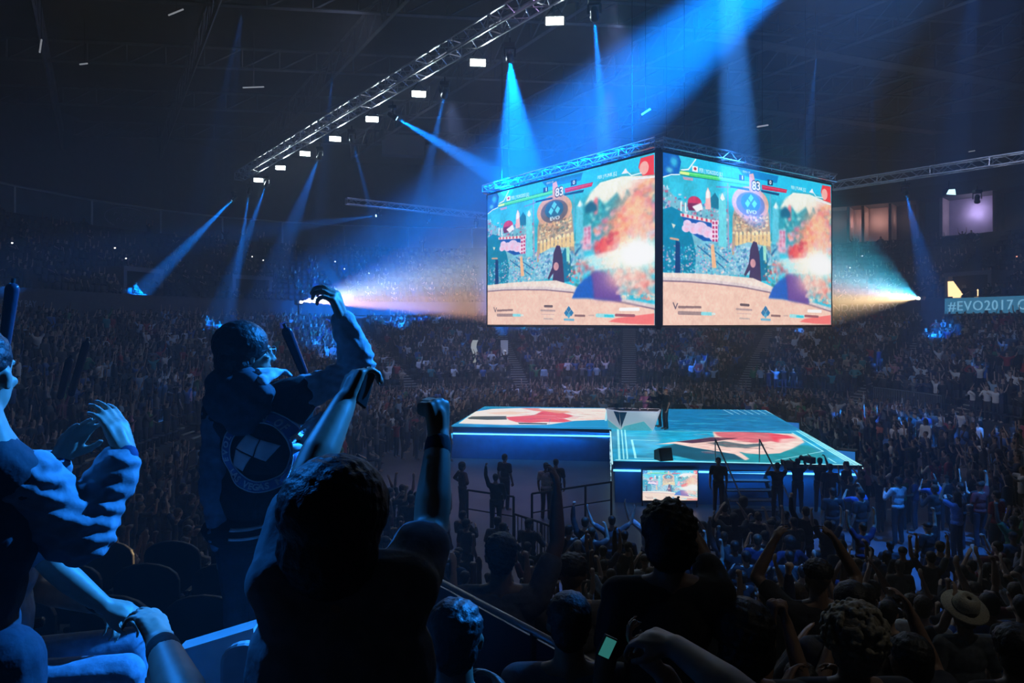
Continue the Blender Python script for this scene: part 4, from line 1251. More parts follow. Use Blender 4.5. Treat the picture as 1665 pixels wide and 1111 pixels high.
def frame(yaw, pitch=0.0, roll=0.0):
    return Matrix.Rotation(yaw, 3, 'Z') @ Matrix.Rotation(pitch, 3, 'X') @ Matrix.Rotation(roll, 3, 'Y')

def skeleton(yaw=0.0, base=(0, 0, 0), seated=False, s=1.0, lean=0.0):
    """default joints facing +y, then turned and moved"""
    R = Matrix.Rotation(yaw, 3, 'Z')
    if seated:
        J = dict(pelvis=(0, 0, .55), chest=(0, .02, .92), neck=(0, .0, 1.09), head=(0, .03, 1.24))
        for sx, k in ((-1, 'L'), (1, 'R')):
            J['sh' + k] = (.185 * sx, -.005, 1.04); J['hip' + k] = (.09 * sx, 0, .53); J['kn' + k] = (.12 * sx, .43, .52); J['an' + k] = (.11 * sx, .42, .09); J['to' + k] = (.12 * sx, .57, .035)
            J['el' + k] = (.25 * sx, .08, .78); J['wr' + k] = (.12 * sx, .30, .68)
    else:
        J = dict(pelvis=(0, 0, .97), chest=(0, .005, 1.30), neck=(0, -.02, 1.47), head=(0, .005, 1.63))
        for sx, k in ((-1, 'L'), (1, 'R')):
            J['sh' + k] = (.19 * sx, -.015, 1.42); J['hip' + k] = (.09 * sx, 0, .92); J['kn' + k] = (.10 * sx, .02, .50); J['an' + k] = (.11 * sx, -.02, .09); J['to' + k] = (.13 * sx, .12, .035)
            J['el' + k] = (.25 * sx, -.02, 1.13); J['wr' + k] = (.25 * sx, .07, .88)
    out = {k: Vector(base) + R @ Vector(v) * s for k, v in J.items()}
    out['R'] = R; out['HR'] = R.copy(); out['s'] = s
    for k in 'LR': out['hd' + k] = (out['wr' + k] - out['el' + k]).normalized()
    return out

def arm(J, k, up, fore, hand=None):
    """place elbow and wrist from directions given in the body's own frame"""
    R, s = J['R'], J['s']
    J['el' + k] = J['sh' + k] + R @ Vector(up).normalized() * .29 * s
    J['wr' + k] = J['el' + k] + R @ Vector(fore).normalized() * .25 * s
    J['hd' + k] = R @ Vector(hand if hand is not None else fore).normalized()

def grow_person(J, name, vox=.012, sleeve='short', legs=True, hair='short', curlL=.4, curlR=.4, palmL=None, palmR=None, deci=None, face=True, coat=1.0, seed=0, fingers=True, wrap=None, top_extra=None, body_extra=None, hairamp=.006, foldamp=.004, hand_s=1.0, no_top=False, fat=1.0):
    """returns meshes: body, top, trousers, hair"""
    R, s = J['R'], J['s']; Ra = np.array(R); f = fat
    fw = R @ Vector((0, 1, 0))
    b = Blob()
    head_caps(b, J['head'], J['HR'], s * 1.03, face)
    b.chain([J['neck'] - Vector((0, 0, .04 * s)), J['head'] - J['HR'] @ Vector((0, .012, .06)) * s], [.062 * s, .054 * s])
    b.cap(J['shL'].lerp(J['neck'], .25), J['shR'].lerp(J['neck'], .25), .052 * s)
    for kk in 'LR': b.cap(J['neck'] - Vector((0, 0, .01)), J['sh' + kk].lerp(J['neck'], .15), .052 * s, .05 * s)
    b.ell(J['chest'], (.155 * s * f, .105 * s * f, .17 * s), Ra); mid = J['chest'].lerp(J['pelvis'], .5)
    b.ell(mid, (.135 * s * f, .092 * s * f, .16 * s), Ra); b.ell(J['pelvis'], (.155 * s * f, .105 * s * f, .12 * s), Ra)
    for k in 'LR':
        sh, el, wr, hd = J['sh' + k], J['el' + k], J['wr' + k], J['hd' + k]
        b.cap(sh.lerp(J['chest'], .25), sh, .062 * s, .055 * s)
        b.chain([sh, sh.lerp(el, .45), el, el.lerp(wr, .3), wr], [.054 * s, .050 * s, .040 * s, .043 * s, .029 * s])
        pn = J.get('palm' + k)
        if pn is None: pn = R @ Vector((1 if k == 'L' else -1, .3, 0))
        c = curlL if k == 'L' else curlR
        sd = J.get('side' + k, 1 if k == 'L' else -1)
        if fingers: hand_caps(b, wr, hd, pn, sd, s * hand_s, c, spread=J.get('spread' + k, .1), thumb_in=J.get('thumb' + k, .3), fr=max(.0088, vox * .85) if vox < .02 else .011)
        else: b.cap(wr, wr + hd * .15 * s, .035 * s, .03 * s)
    if legs:
        for k in 'LR':
            hp, kn_, an, to = J['hip' + k], J['kn' + k], J['an' + k], J['to' + k]
            b.chain([hp, kn_, kn_.lerp(an, .3), an], [.075 * s, .052 * s, .055 * s, .038 * s])
            b.chain([an - Vector((0, 0, .03 * s)), to], [.045 * s, .036 * s]); 
    if body_extra: body_extra(b)
    out = {'body': b.grow(name + '_body', vox, 3, deci)}
    # top
    if not no_top:
        t = Blob(); g = 1.09 * coat
        t.ell(J['chest'], (.165 * s * g * f, .118 * s * g * f, .18 * s), Ra, 16, 10); t.ell(mid, (.155 * s * g * f, .112 * s * g * f, .18 * s), Ra, 16, 10)
        hem = J['pelvis'] + (mid - J['pelvis']).normalized() * .02
        t.ell(hem, (.168 * s * g * f, .120 * s * g * f, .095 * s), Ra, 16, 10)
        for kk in 'LR': t.cap(J['neck'] - Vector((0, 0, .045 * s)), J['sh' + kk], .058 * s * coat, .068 * s * coat)
        t.cap(J['shL'], J['shR'], .07 * s * coat)
        for k in 'LR':
            sh, el, wr = J['sh' + k], J['el' + k], J['wr' + k]
            t.cap(sh.lerp(J['chest'], .3), sh, .085 * s * coat, .070 * s * coat)
            if sleeve == 'short': t.chain([sh, sh.lerp(el, .62)], [.070 * s, .066 * s])
            elif sleeve == 'long':
                pts = [sh, sh.lerp(el, .5), el, el.lerp(wr, .5), el.lerp(wr, .93)]
                t.chain(pts, [.069 * s * coat, .063 * s * coat, .055 * s * coat, .052 * s * coat, .038 * s * coat])
        if top_extra: top_extra(t)
        dirs = [((2, 1, 6), 9), ((-3, 2, 5), 7), ((1, 1, 9), 6)]
        out['top'] = t.grow(name + '_top', vox, 3, deci, folds(foldamp * s, dirs, seed) if not deci else None)
    if legs:
        t = Blob()
        t.ell(J['pelvis'] - Vector((0, 0, .02 * s)), (.164 * s * f, .114 * s * f, .115 * s), Ra)
        for k in 'LR':
            hp, kn_, an = J['hip' + k], J['kn' + k], J['an' + k]
            t.chain([hp, kn_, an], [.092 * s, .068 * s, .058 * s])
        out['trousers'] = t.grow(name + '_trousers', vox * 1.2, 3, deci, folds(foldamp * .8 * s, [((1, 2, 7), 8), ((2, -1, 5), 6)], seed + 3) if not deci else None)
    # hair
    t = Blob(); HR = J['HR']; Ha = np.array(HR); q = s * 1.03
    P = lambda x, y, z: tuple(Vector(J['head']) + HR @ Vector((x * q, y * q, z * q)))
    if hair == 'short':
        t.ell(P(0, -.022, .045), (.083 * q, .094 * q, .080 * q), Ha, 18, 12); t.ell(P(0, -.052, -.005), (.070 * q, .062 * q, .075 * q), Ha)
    elif hair == 'big':
        t.ell(P(0, -.025, .050), (.105 * q, .115 * q, .100 * q), Ha, 18, 12); t.ell(P(0, -.055, -.02), (.098 * q, .080 * q, .095 * q), Ha)
    elif hair == 'long':
        t.ell(P(0, -.020, .042), (.086 * q, .098 * q, .084 * q), Ha, 18, 12); t.cap(P(0, -.060, -.02), P(0, -.075, -.22), .075 * q, .060 * q, flat=.6, nrm=HR @ Vector((0, 1, 0)))
        for sx in (-1, 1): t.cap(P(.070 * sx, -.01, 0), P(.078 * sx, .0, -.20), .028 * q, .02 * q)
    elif hair == 'cap':
        t.ell(P(0, -.012, .050), (.088 * q, .100 * q, .074 * q), Ha, 18, 12); t.cap(P(0, .075, .042), P(0, .125, .030), .055 * q, .048 * q, flat=.18, nrm=HR @ Vector((0, 0, 1)))
    elif hair == 'hood':
        t.ell(P(0, -.03, .03), (.100 * q, .110 * q, .112 * q), Ha, 18, 12); t.ell(P(0, -.05, -.08), (.105 * q, .095 * q, .09 * q), Ha)
    out['hair'] = t.grow(name + '_hair', vox, 2, deci, folds(hairamp * s, [((3, 2, 9), 24), ((-8, 3, 4), 19), ((5, 8, -3), 27)], seed + 7) if not deci else None)
    return out

def put_person(ms, name, label, cat='person', group=None, loc=(0, 0, 0), rz=0.0, sc_=1.0, skin=(.35, .22, .16), top=(.05, .05, .05), legs=(.03, .03, .04), hair=(.01, .01, .01), hairname='hair', topname='top', extra=None):
    root = bpy.data.objects.new(name, ms['body']); COL.objects.link(root)
    root.location = loc; root.rotation_euler = (0, 0, rz); root.scale = (sc_,) * 3
    root.color = (*skin, 1)
    if not len(ms['body'].materials): ms['body'].materials.append(M_skin)
    tag(root, label, cat, group)
    for k, col, mm, nm in (('top', top, M_cloth, topname), ('trousers', legs, M_cloth, 'trousers'), ('hair', hair, M_hair, hairname)):
        if k not in ms: continue
        me = ms[k]
        if not len(me.materials): me.materials.append(mm)
        o = bpy.data.objects.new(nm, me); COL.objects.link(o); o.parent = root; o.color = (*col, 1)
    return root
def copy_person(src, name, label, group, loc, rz, sc_, cols):
    r = src.copy(); r.name = name; COL.objects.link(r)
    r.location = loc; r.rotation_euler = (0, 0, rz); r.scale = (sc_,) * 3; r.color = (*cols[0], 1)
    for k in ('label', 'group'):
        if k in r: del r[k]
    tag(r, label, 'person', group)
    for ch in src.children:
        c = ch.copy(); COL.objects.link(c); c.parent = r
        nm = ch.name.split('.')[0]
        c.color = (*(cols[1] if nm == 'top' else cols[2] if nm == 'trousers' else cols[3]), 1)
    return r

# ------------------------------------------------------------ poses shared by the audience
def pose(kind, seed=0):
    J = skeleton(seated=kind.startswith('sit'))
    if kind == 'arms_up': arm(J, 'L', (-.45, .25, .85), (-.05, .10, 1)); arm(J, 'R', (.5, .2, .85), (.02, .05, 1))
    elif kind == 'arms_wide': arm(J, 'L', (-.8, .2, .5), (-.35, .1, 1)); arm(J, 'R', (.8, .2, .55), (.3, .2, 1))
    elif kind == 'fist': arm(J, 'R', (.35, .25, .9), (0, .1, 1)); arm(J, 'L', (-.3, .05, -1), (.2, .8, -.2))
    elif kind == 'fist_left': arm(J, 'L', (-.35, .25, .9), (0, .1, 1)); arm(J, 'R', (.3, .05, -1), (-.1, .6, -.4))
    elif kind == 'clap': arm(J, 'L', (-.35, .4, -.7), (.65, .7, .55)); arm(J, 'R', (.35, .4, -.7), (-.65, .7, .55))
    elif kind == 'clap_high': arm(J, 'L', (-.45, .6, .45), (.5, .1, .9)); arm(J, 'R', (.45, .6, .45), (-.5, .1, .9))
    elif kind == 'phone': arm(J, 'R', (.2, .75, .1), (-.3, .3, 1)); arm(J, 'L', (-.3, .6, -.2), (.5, .5, .8))
    elif kind == 'hips': arm(J, 'L', (-.75, -.15, -.7), (.75, .4, -.4)); arm(J, 'R', (.75, -.15, -.7), (-.75, .4, -.4))
    elif kind == 'sit_up': arm(J, 'L', (-.5, .25, .85), (.1, .1, 1)); arm(J, 'R', (.5, .25, .8), (0, .1, 1))
    elif kind == 'sit_clap': arm(J, 'L', (-.35, .5, -.6), (.65, .7, .5)); arm(J, 'R', (.35, .5, -.6), (-.65, .7, .5))
    return J
KINDS = {'arms_up': ('with both arms raised', 'short', 'short', (1.3, .3)), 'arms_wide': ('throwing both arms wide', 'short', 'short', (.3, .3)), 'fist': ('with right fist in the air', 'short', 'cap', (.4, 1.4)),
         'fist_left': ('with left fist in the air', 'long', 'short', (1.4, .4)), 'clap': ('clapping', 'long', 'short', (.15, .15)), 'clap_high': ('clapping overhead', 'short', 'long', (.15, .15)), 'phone': ('holding hands up to the face', 'short', 'short', (.8, .8)),
         'stand': ('standing with arms down', 'short', 'short', (.5, .5)), 'hips': ('standing hands on hips', 'long', 'big', (.5, .5)), 'sit': ('sitting', 'short', 'short', (.5, .5)), 'sit_up': ('sitting with arms raised', 'short', 'cap', (1.2, .4)), 'sit_clap': ('sitting and clapping', 'long', 'long', (.2, .2)),
         'hood': ('in a hood, standing', 'long', 'hood', (.5, .5))}
NIND = 300
import time as _t
_t0 = _t.time()
PROTO = {}; LOW = {}
for i, (k, (ph, slv, hr, cu)) in enumerate(KINDS.items()):
    PROTO[k] = grow_person(pose(k), k, .014, slv, True, hr, cu[0], cu[1], seed=i)
    lo = grow_person(pose(k), k + '_low', .036, slv, True, hr, seed=i, fingers=False, face=False, deci=.16)
    V = []; T = []; C = []; n = 0
    for cls, key in enumerate(('body', 'top', 'trousers', 'hair')):
        me = lo[key]; me.calc_loop_triangles()
        v = np.empty(len(me.vertices) * 3, np.float32); me.vertices.foreach_get('co', v)
        t = np.empty(len(me.loop_triangles) * 3, np.int32); me.loop_triangles.foreach_get('vertices', t)
        V.append(v.reshape(-1, 3)); T.append(t.reshape(-1, 3) + n); C.append(np.full(len(v) // 3, cls)); n += len(v) // 3
        bpy.data.meshes.remove(me)
    LOW[k] = (np.concatenate(V), np.concatenate(T), np.concatenate(C))
print('PROTOS', _t.time() - _t0, {k: len(v[1]) for k, v in LOW.items()})

SKINS = [(.55, .37, .28), (.48, .31, .22), (.32, .19, .13), (.16, .09, .06), (.64, .45, .35)]
TOPS = [('black', (.015, .015, .018)), ('black', (.02, .02, .025)), ('charcoal', (.05, .05, .06)), ('grey', (.18, .18, .20)), ('white', (.85, .85, .86)), ('navy', (.02, .035, .10)), ('blue', (.05, .13, .38)),
        ('red', (.38, .04, .04)), ('teal', (.04, .26, .28)), ('pale blue', (.35, .50, .65)), ('maroon', (.16, .03, .05)), ('green', (.06, .22, .10)), ('tan', (.42, .32, .22)), ('charcoal', (.07, .07, .075)), ('pink', (.55, .25, .30))]
TW = [12, 10, 9, 4, 5, 6, 2.5, 2, 1.5, 2.5, 2, 1, 1, 6, 1]
HAIRS = [(.008, .007, .006), (.012, .01, .008), (.03, .018, .01), (.09, .055, .03), (.02, .015, .012)]
def pick_cols(dark=False):  # dark: clothes limited to dark tones, in place of shade
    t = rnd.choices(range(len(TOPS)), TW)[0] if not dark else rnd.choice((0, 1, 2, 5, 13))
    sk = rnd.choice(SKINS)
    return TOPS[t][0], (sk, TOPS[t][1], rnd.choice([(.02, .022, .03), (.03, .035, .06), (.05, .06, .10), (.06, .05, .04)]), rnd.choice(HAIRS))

# where people stand: (x, y, z, facing, kind, region)
SPOTS = []
AISLES = [math.radians(40.6 + 20 * k) for k in range(18)]
FOCUS = Vector((6.5, 31))
def seen(x, y, z, zt=1.7, mg=1.13):
    if y < 1.2: return False
    px = 832.5 + x / y * F
    if abs(px - 832.5) > 832.5 * mg + 30: return False
    pt = 525 - (z + zt + .4 - EYE) / y * F
    return pt < 1111 + 60
stand_kinds = ['arms_up', 'arms_wide', 'fist', 'fist_left', 'clap', 'clap_high', 'phone', 'stand', 'hips', 'hood']
wk = [6, 4, 6, 5, 8, 4, 4, 7, 2, 2]
def ring_people(k, s, z, step, region, density, kinds=stand_kinds, wts=wk, y_min=0):
    # arc length table
    N = 900; P = [ring(2 * PI * i / N, s) for i in range(N + 1)]; L = [0]
    for a, b in zip(P, P[1:]): L.append(L[-1] + math.hypot(b[0] - a[0], b[1] - a[1]))
    t = rnd.uniform(0, step)
    while t < L[-1]:
        ph = float(np.interp(t, L, [2 * PI * i / N for i in range(N + 1)])); t += step * rnd.uniform(.9, 1.12)
        rad = math.hypot(ring(ph, s)[0] - CX, ring(ph, s)[1] - CY)
        if min(abs(((ph - a + PI) % (2 * PI)) - PI) for a in AISLES) * rad < .75: continue
        if rnd.random() > density: continue
        x, y = ring(ph, s + rnd.uniform(-.08, .08))
        if not seen(x, y, z): continue
        SPOTS.append([x, y, z, rnd.choices(kinds, wts)[0], region, k])
for k in range(ROWS - 1):
    ring_people(k, k * ROW_D + .45, row_z(k), .56, 'stand', .93)
for k in range(UR):
    ring_people(k, U0 + k * UD + .45, UZ0 + .6 + UZ * k, .58, 'upper', .4 if k < 6 else .2, ['sit', 'sit_up', 'sit_clap', 'stand', 'arms_up'], [5, 2, 3, 1, 1])
# people on the arena floor
def in_poly(x, y, P):
    ins = False
    for i in range(len(P)):
        ax, ay = P[i][0], P[i][1]; bx, by = P[(i + 1) % len(P)][0], P[(i + 1) % len(P)][1]
        if (ay > y) != (by > y) and x < (bx - ax) * (y - ay) / (by - ay) + ax: ins = not ins
    return ins
def grown(P, g):
    c = sum((Vector((p[0], p[1])) for p in P), Vector((0, 0))) / len(P)
    return [(p[0] + (p[0] - c.x) / max(1e-3, (Vector((p[0], p[1])) - c).length) * g, p[1] + (p[1] - c.y) / max(1e-3, (Vector((p[0], p[1])) - c).length) * g) for p in P]
EX = [grown(FR, 1.0), grown(FL, .9), [G(632, 752, 0)[:2], G(1005, 752, 0)[:2], (3.8, 23), (3.4, 16.3), (-1.6, 17.2), (-6, 24)], [(5.9, 20.2), (9.3, 20.2), (9.3, 23), (5.9, 23)], [(3.4, 19.6), (6.3, 19.6), (6.3, 23), (3.4, 23)]]
y = 9.9
while y < 52:
    x = -13 + rnd.uniform(0, .4)
    while x < 23:
        X, Y = x + rnd.uniform(-.15, .15), y + rnd.uniform(-.2, .2); x += .66 if y < 24 else .72
        if not inside_ring(X, Y, -.9): continue
        if any(in_poly(X, Y, P) for P in EX): continue
        dens = .82 if Y < 24 else .7
        if 40 < Y: dens = .75
        if X > 12.5 and rnd.random() < .15: continue
        if rnd.random() > dens or not seen(X, Y, 0): continue
        SPOTS.append([X, Y, 0.0, rnd.choices(stand_kinds + ['sit', 'sit_clap'], wk + [5, 3])[0], 'floor', 0])
    y += .82
# keep the view over the heads: leave out anyone whose head would block what the photo shows clear
def keep(sp):
    x, y, z, k, reg, row = sp
    if y < 1: return False
    px = 832.5 + x / y * F
    top = 525 - (z + 1.75 - EYE) / y * F
    w = .25 / y * F
    if reg == 'stand' and y < 12:
        if y < 3.4: return False
        if px < 430 and y < 8.5: return False         # terrace with the nearest group stands here
        if 690 < px < 860 and y < 6: return False      # aisle with its handrail
    return True
SPOTS = [s for s in SPOTS if keep(s)]
TAKEN = []       # filled by the placed figures
from mathutils.bvhtree import BVHTree
# ------------------------------------------------------------ the terrace of the nearest group, its walls, seats and rails
DECK = 4.25
m = MB(); m.box((-2.9, 1.25, 2.1), (4.2, 5.3, 4.3)); tag(m.build('floor_terrace', M_concrete), kind='structure')
m = MB(); m.box((-.4, .35, 3.0), (.85, 1.55, 2.5)); tag(m.build('floor_landing', M_concrete), kind='structure')
for i, (y0, z) in enumerate(((3.95, 3.55), (4.8, 3.45), (5.65, 3.35))):
    m = MB(); m.box((-3.9, y0 + .42, z / 2 + .6), (4.9, .85, z - 1.2)); tag(m.build('floor_terrace_step', M_concrete), kind='structure')
def seat_thing(p, rz, label, group, lit=False):
    r = empty('folding_seat', p, rz, label, 'seat', group)
    m = MB(); n = 8
    pts = [(-.23, 0, 0), (.23, 0, 0)] + [(.23 * math.cos(t), 0, .30 + .12 * math.sin(t)) for t in [PI * i / n for i in range(n + 1)]]
    m.slab([(x, -.22 - .05 * z, z + .44) for x, _, z in pts], (0, -.04, 0)); m.build('backrest', M_seat, r, bevel=.01)
    m = MB(); m.box((0, 0, .43), (.44, .40, .06)); m.build('seat', M_seat, r, bevel=.015)
    for s_ in (-1, 1):
        m = MB(); m.box((s_ * .25, -.02, .62), (.04, .34, .035)); m.box((s_ * .25, -.08, .31), (.03, .22, .62)); m.build('arm', M_black, r, bevel=.01)
    return r
for i, (y0, z) in enumerate(((3.95, 3.55), (4.8, 3.45), (5.65, 3.35))):
    for j in range(5):
        seat_thing((-1.80 - j * .55 - i * .22, y0 + .50, z), 0, f'dark folding seat, {["first", "second", "third", "fourth", "fifth"][j]} from the aisle in the {["nearest", "middle", "farthest"][i]} row beside the jacket', 'dark seats left of the jacket')
M_par = mat('parapet_white', (.55, .60, .66), .5, noise=.1)
m = MB(); m.slab([W(283, 1111, 2.75) - Vector((0, 0, .3)), W(412, 1111, 2.72) - Vector((0, 0, .3)), W(412, 1022, 2.72), W(283, 1061, 2.75)], (0, .10, 0))
tag(m.build('wall_parapet', M_par), kind='structure')
m = MB(); 
r = empty('rounded_seat_shell', W(396, 1120, 2.45) - Vector((0, 0, .3)), 0, 'pale rounded seat back behind the white parapet', 'seat')
m = MB(); m.slab([(-.085, 0, 0), (.085, 0, 0)] + [(.085 * math.cos(t), 0, .38 + .07 * math.sin(t)) for t in [PI * i / 10 for i in range(11)]], (0, .05, 0)); m.build('shell', M_par, r, bevel=.015)
# diagonal parapet rail right of the nearest spectator
ra, rb_ = W(690, 932, 4.3), W(985, 1091, 3.08)
r = empty('aisle_barrier', (ra.x, ra.y, 3.0), 0, 'slanting dark barrier with a pale top rail below the stands', 'barrier')
A_, B_ = ra - r.location, rb_ - r.location
m = MB(); m.tube(A_, B_, .018, n=8); m.build('top_rail', M_rail, r, smooth=True)
m = MB(); dn = Vector((0, 0, -.10)); m.slab([A_ + dn * .3, B_ + dn * .3, B_ + dn * 4.5, A_ + dn * 4.5], (.02, .02, 0)); m.build('panel', mat('barrier_panel', (.02, .025, .04), .3), r)
m = MB()
for t in (0.02, .35, .68, .98): p = A_.lerp(B_, t); m.tube(p, (p.x, p.y, .25), .02)
m.build('post', M_black, r)
TAKEN_BAR = [(-.45, 4.2, .5), (-.1, 3.75, .5), (.25, 3.3, .5)]
# rails on the arena floor
def floor_rail(pts, label, bal=False):
    P = [W(px, py, 4.9 * F / (py - 525)) for px, py in pts]
    o = Vector((P[0].x, P[0].y, 0)); r = empty('crowd_barrier', o, 0, label, 'barrier')
    m = MB(); m.path([p - o for p in P], .03); m.build('top_rail', M_black, r)
    if not bal:
        m = MB(); m.path([p - o - Vector((0, 0, .55)) for p in P], .02); m.build('middle_rail', M_black, r)
    for p in P:
        m = MB(); q = p - o; m.tube(q, (q.x, q.y, 0), .035); m.build('post', M_black, r)
    if bal:
        m = MB()
        for a, b in zip(P, P[1:]):
            n = int((b - a).length / .14)
            for i in range(n): q = a.lerp(b, i / n) - o; m.tube(q, (q.x, q.y, .1), .012, n=4)
        m.build('balusters', M_black, r)
floor_rail([(760, 797), (835, 808)], 'dark floor barrier by the suited man at the left')
floor_rail([(865, 803), (952, 790), (994, 784)], 'dark floor barrier on tall posts before the stage corner')
floor_rail([(836, 836), (880, 850), (920, 866), (950, 882)], 'dark barrier with upright bars below the pair standing on the floor', True)
# railing in front of the right stand
m = MB(); o0 = None
phs_ = [phi_at(px, .05) for px in (1425, 1535)]
lo_, hi_ = min(phs_), max(phs_)
Q = [Vector((*ring(lo_ + (hi_ - lo_) * i / 40, .02), Z0)) for i in range(41)]
r = empty('stand_railing', Q[0], 0, 'pale barred railing along the front of the right stand', 'railing')
m = MB(); m.path([q - Q[0] + Vector((0, 0, .95)) for q in Q], .03, 4); m.build('top_rail', M_rail, r)
m = MB(); m.path([q - Q[0] + Vector((0, 0, .08)) for q in Q], .02, 4); m.build('bottom_rail', M_rail, r)
m = MB()
for q in Q: m.tube(q - Q[0], q - Q[0] + Vector((0, 0, .95)), .018, n=4)
m.build('bars', M_rail, r)

def localise(ms, base):
    b = Vector(base)
    for me in ms.values(): me.transform(Matrix.Translation(-b))
def bvh(me, base=(0, 0, 0)):
    return BVHTree.FromPolygons([v.co + Vector(base) for v in me.vertices], [tuple(p.vertices) for p in me.polygons])
def part_mesh(blob, name, vox, mm, parent, base, color=None, smooth=3, disp=None):
    me = blob.grow(name, vox, smooth, None, disp); me.transform(Matrix.Translation(-Vector(base))); me.materials.append(mm)
    o = bpy.data.objects.new(name, me); COL.objects.link(o); o.parent = parent
    if color: o.color = (*color, 1)
    return o

# ------------------------------------------------------------ the spectator in the varsity jacket
base = Vector((-1.16, 3.2, DECK))
J = skeleton(-.18, base, s=1.02)
J['HR'] = frame(-.95, .08)
J['head'] = W(402, 578, 3.16); J['neck'] = W(402, 640, 3.18); J['chest'] = W(425, 720, 3.2); J['pelvis'] = W(408, 868, 3.22)
J['shL'] = W(360, 672, 3.17); J['shR'] = W(492, 640, 3.22)
J['elL'] = W(350, 785, 3.15); J['wrL'] = W(364, 888, 3.18); J['hdL'] = Vector((.12, .1, -1)).normalized()
J['elR'] = W(585, 602, 3.28); J['wrR'] = W(558, 520, 3.14); J['hdR'] = (W(541, 474, 3.10) - W(558, 520, 3.14)).normalized()
J['palmR'] = Vector((-1, .15, -.35)); J['sideR'] = -1; J['spreadR'] = .16; J['thumbR'] = .35
J['palmL'] = Vector((.3, .9, 0))
for k, x in (('L', 385), ('R', 425)):
    J['hip' + k] = W(x, 890, 3.2); J['kn' + k] = Vector((J['hip' + k].x, 3.23, DECK + .50)); J['an' + k] = Vector((J['hip' + k].x, 3.2, DECK + .09)); J['to' + k] = J['an' + k] + Vector((.04, .15, -.05))
ms = grow_person(J, 'jacket_person', .0068, 'none', True, 'big', curlL=.35, curlR=(.75, .7, .75, .8), coat=1.22, seed=4, foldamp=.006, hairamp=.003, hand_s=1.3)
localise(ms, base)
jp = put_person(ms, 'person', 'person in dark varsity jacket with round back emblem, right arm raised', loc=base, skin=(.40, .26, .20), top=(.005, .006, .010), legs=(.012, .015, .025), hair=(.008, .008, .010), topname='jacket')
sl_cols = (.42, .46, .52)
for k in 'RL':
    b = Blob(); sh, el, wr = J['sh' + k], J['el' + k], J['wr' + k]
    n = 26; pts = []; rs = []
    r_ = random.Random(ord(k))
    for i in range(n + 1):
        t = i / n
        p = sh.lerp(el, t * 2) if t < .5 else el.lerp(wr, (t - .5) * 2 * .93)
        wob = .0055 * math.sin(i * 1.9 + r_.random()) * (1 if t > .3 else .4)
        rr = (.079 if t < .15 else .072) * (1 - .36 * max(0, t - .45)) + wob
        if k == 'R' and .5 < t < .8: rr += .012 * math.sin((t - .5) / .3 * PI)
        pts.append(p + Vector((r_.uniform(-.004, .004), r_.uniform(-.004, .004), r_.uniform(-.004, .004)))); rs.append(rr)
    b.chain(pts, rs)
    o = part_mesh(b, 'sleeve', .0075, M_cloth, jp, base, sl_cols if k == 'R' else (.12, .15, .20), 2, folds(.006, [((5, 3, 13), 10), ((-8, 3, 11), 11)], 5))  # left sleeve coloured darker than the right, in place of shade
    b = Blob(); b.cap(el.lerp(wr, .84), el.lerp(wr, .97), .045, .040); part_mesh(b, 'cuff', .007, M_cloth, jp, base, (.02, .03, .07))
# hood hanging down the back and its bright lining at the collar
b = Blob(); b.ell(W(388, 650, 3.06), (.150, .085, .125)); b.ell(W(380, 625, 3.10), (.125, .09, .09)); b.cap(W(350, 655, 3.12), W(425, 640, 3.10), .055)
b.cap(W(383, 690, 3.06), W(400, 690, 3.06), .05); part_mesh(b, 'hood', .009, M_cloth, jp, base, (.035, .045, .065), 4, folds(.006, [((5, 1, 6), 8)], 2))
b = Blob(); b.chain([W(403, 638, 3.02), W(425, 620, 3.05), W(447, 606, 3.14), W(462, 606, 3.22)], [.016, .032, .026, .018], flat=.8); b.cap(W(420, 603, 3.08), W(450, 602, 3.15), .014, .012); b.chain([W(455, 606, 3.2), W(468, 606, 3.18), W(474, 610, 3.2)], [.012, .012, .008]); part_mesh(b, 'collar', .006, M_cloth, jp, base, (.60, .62, .66), 2, folds(.004, [((9, 1, 9), 12)], 3))
# white side panel hanging open under the raised arm
b = Blob(); b.chain([W(522, 672, 3.14), W(505, 700, 3.13), W(486, 730, 3.12), W(474, 762, 3.12)], [.012, .020, .017, .008], flat=.6, nrm=(1, -1, 0)); b.chain([W(513, 676, 3.12), W(500, 688, 3.12), W(484, 704, 3.11)], [.006, .010, .006]); part_mesh(b, 'open_front', .006, M_cloth, jp, base, (.62, .64, .68), 2)
# spectacles
HRm = J['HR']; Hc = J['head']; P_ = lambda x, y, z: Hc + HRm @ (Vector((x, y, z)) * 1.05) - base
m = MB()
for sx in (-1, 1):
    m.path([P_(sx * .034 + .024 * math.cos(t), .103, .012 + .019 * math.sin(t)) for t in [i * PI / 6 for i in range(13)]], .0022, 5)
    m.path([P_(sx * .058, .103, .018), P_(sx * .074, .070, .020), P_(sx * .080, -.012, .012)], .0022, 5)
m.path([P_(-.010, .104, .014), P_(.010, .104, .014)], .0022, 5)
m.build('spectacles', mat('wire_frame', (.6, .6, .65), .25, .8), jp)
m = MB()
for sx in (-1, 1): m.lathe(P_(sx * .030, .088, .010), HRm @ Vector((0, 1, 0)), [(.011, -.008), (.011, .0), (.006, .005), (.001, .006)], 12)
m.build('eyes', mat('eye_white', (.7, .7, .72), .2), jp, smooth=True)
